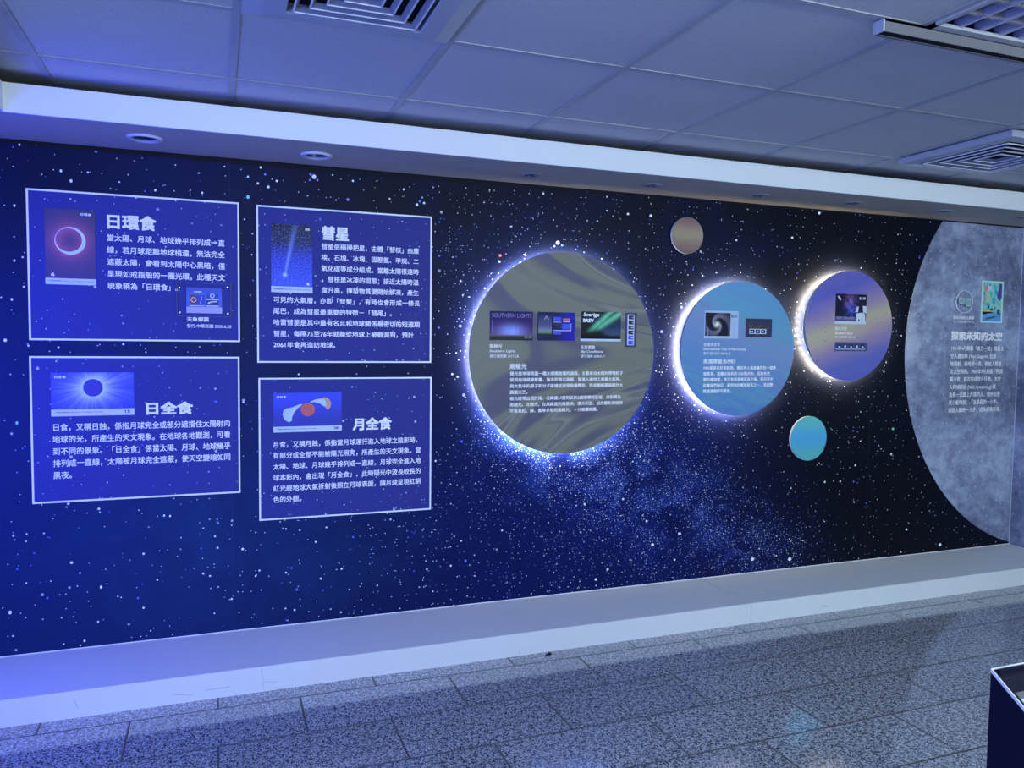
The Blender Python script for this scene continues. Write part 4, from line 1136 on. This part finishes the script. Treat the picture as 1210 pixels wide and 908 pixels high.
M['blade'] = plain('satin aluminium', (0.55, 0.56, 0.72), 0.3, 0.5, metal=0.35)
for i in range(1, 7):
    x = lx0 + 0.026 + (lx1 - lx0 - 0.052) * i / 7
    obj('louver', box(x - 0.004, x + 0.004, ly0 + 0.02, ly1 - 0.02, ZC, ZC + 0.030), M['blade'], LT)
for i in range(1, 7):
    y = ly0 + 0.030 + (ly1 - ly0 - 0.060) * i / 7
    obj('louver', box(lx0 + 0.02, lx1 - 0.02, y - 0.005, y + 0.005, ZC + 0.004, ZC + 0.034), plain('grey louvre', (0.34, 0.34, 0.37), 0.35, 0.5, metal=0.3), LT)
for y in (ly0 + 0.17, ly1 - 0.17):
    bm = bmesh.new(); bmesh.ops.create_cone(bm, cap_ends=True, segments=16, radius1=0.013, radius2=0.013, depth=lx1 - lx0 - 0.06, matrix=Matrix.Translation(((lx0 + lx1) / 2, y, ZC + 0.065)) @ Matrix.Rotation(math.pi / 2, 4, 'Y'))
    obj('lamp_tube', bm, plain('unlit lamp tube', (0.62, 0.64, 0.68), 0.25, 0.5), LT)['label'] = 'unlit white tube'

TR = thing('track_rail', 'long thin white lighting rail mounted across the ceiling beside the louvre light', 'rail', (2.9, -1.886, ZC))
rx0, rx1, ry0, ry1 = 1.735, 4.0, -1.905, -1.868
bm = bmesh.new()
for (a_, b_, c_, d_) in ((ry0, ry0 + 0.003, ZC - 0.036, ZC - 0.002), (ry1 - 0.009, ry1, ZC - 0.036, ZC - 0.002), (ry0, ry1, ZC - 0.008, ZC - 0.002)): add_box(bm, rx0, rx1, a_, b_, c_, d_)
obj('rail_body', bm, plain('grey painted rail', (0.13, 0.135, 0.16), 0.45, 0.4), TR)
obj('end_cap', box(rx0 - 0.006, rx0, ry0, ry1, ZC - 0.036, ZC - 0.002, bevel=0.001), M['vent'], TR)  # paler than the body: light on the rail's end put into colour
obj('conductor_slot', box(rx0, rx1, ry0 + 0.003, ry1 - 0.009, ZC - 0.0345, ZC - 0.009), M['black'], TR)['label'] = 'black slot'

# ------------------------------------------------------------------ sloping display desk at lower right
zt = 0.95; dpt = (CAM.z - zt) / 0.590; bx, by = 1.3137 * dpt, CAM.y + dpt
slope = math.tan(math.radians(34)); dlen, dwid = 0.42, 0.95
fy = by - dlen; fz = zt - dlen * slope
DC = thing('display_case', 'dark navy sloping display desk with clear top at lower right', 'display case', (bx + dwid / 2, by - dlen / 2, 0))
M['navy'] = plain('navy laminate', (0.0020, 0.0020, 0.016), 0.5, 0.15)
bm = bmesh.new(); T = 0.008
def side(x0_, x1_):
    a = [bm.verts.new((x0_, y, z)) for y, z in ((fy, 0), (by, 0), (by, zt), (fy, fz))]; b = [bm.verts.new((x1_, y, z)) for y, z in ((fy, 0), (by, 0), (by, zt), (fy, fz))]
    bm.faces.new(a); bm.faces.new(b[::-1])
    for i in range(4): bm.faces.new((a[i], b[i], b[(i + 1) % 4], a[(i + 1) % 4]))
side(bx, bx + T); side(bx + dwid - T, bx + dwid)
add_box(bm, bx + T, bx + dwid - T, by - T, by, 0, zt); add_box(bm, bx + T, bx + dwid - T, fy, fy + T, 0, fz)
bmesh.ops.recalc_face_normals(bm, faces=bm.faces[:])
obj('body', bm, M['navy'], DC)['label'] = 'dark navy body'
M['case_grey'] = plain('dark grey lining', (0.10, 0.11, 0.13), 0.6, 0.3, var=0.2, scale=30); M['case_white'] = plain('pale display board', (0.42, 0.52, 0.62), 0.5, 0.3)
def sloped(name, y0, y1, dz, x0_, x1_, mat, th=0.003):
    bm = bmesh.new()
    z = lambda y: zt - (by - y) * slope + dz
    v = [bm.verts.new((x, y, z(y) + k)) for k in (0, -th) for x, y in ((x0_, y0), (x1_, y0), (x1_, y1), (x0_, y1))]
    for f in ((0, 1, 2, 3), (7, 6, 5, 4), (0, 4, 5, 1), (1, 5, 6, 2), (2, 6, 7, 3), (3, 7, 4, 0)): bm.faces.new([v[i] for i in f])
    bmesh.ops.recalc_face_normals(bm, faces=bm.faces[:])
    return obj(name, bm, mat, DC)
sloped('case_lining', fy + T, by - T, -0.030, bx + T, bx + dwid - T, M['case_grey'])
sloped('display_board', by - 0.056, by - 0.030, -0.012, bx + T + 0.001, bx + dwid - 0.03, M['case_white'])
sloped('clear_top', fy + T, by - T, -0.001, bx + T, bx + dwid - T, M['clear'])
rim = plain('bright aluminium edge', (0.72, 0.76, 0.84), 0.25, 0.6, metal=0.4)
for a_ in ((fy, by, 0.0018, bx - 0.0004, bx + 0.0018), (fy, by, 0.0035, bx + dwid - 0.006, bx + dwid + 0.001), (by - 0.0006, by + 0.0006, 0.0015, bx, bx + dwid), (fy - 0.001, fy + 0.005, 0.0032, bx, bx + dwid)):
    sloped('edge_strip', *a_, rim, 0.005)

# ------------------------------------------------------------------ scrap on the floor
sx_, sy_ = 1.378, -0.467
bm = bmesh.new()
pts = [(-0.018, -0.004), (-0.008, -0.009), (0.006, -0.007), (0.019, -0.002), (0.010, 0.003), (0.004, 0.009), (-0.006, 0.006)]
top = [bm.verts.new((sx_ + a * 0.75, sy_ + b * 0.75, 0.006 + 0.003 * math.sin(a * 200))) for a, b in pts]; bot = [bm.verts.new((sx_ + a, sy_ + b, 0.0)) for a, b in pts]
bm.faces.new(top); bm.faces.new(bot[::-1])
for i in range(len(pts)): bm.faces.new((bot[i], bot[(i + 1) % len(pts)], top[(i + 1) % len(pts)], top[i]))
bmesh.ops.recalc_face_normals(bm, faces=bm.faces[:])
tag(obj('litter_scrap', bm, plain('black scrap', (0.012, 0.012, 0.016), 0.8, 0.2), None, (sx_, sy_, 0)), 'small black scrap lying on the floor against the white plinth', 'scrap')
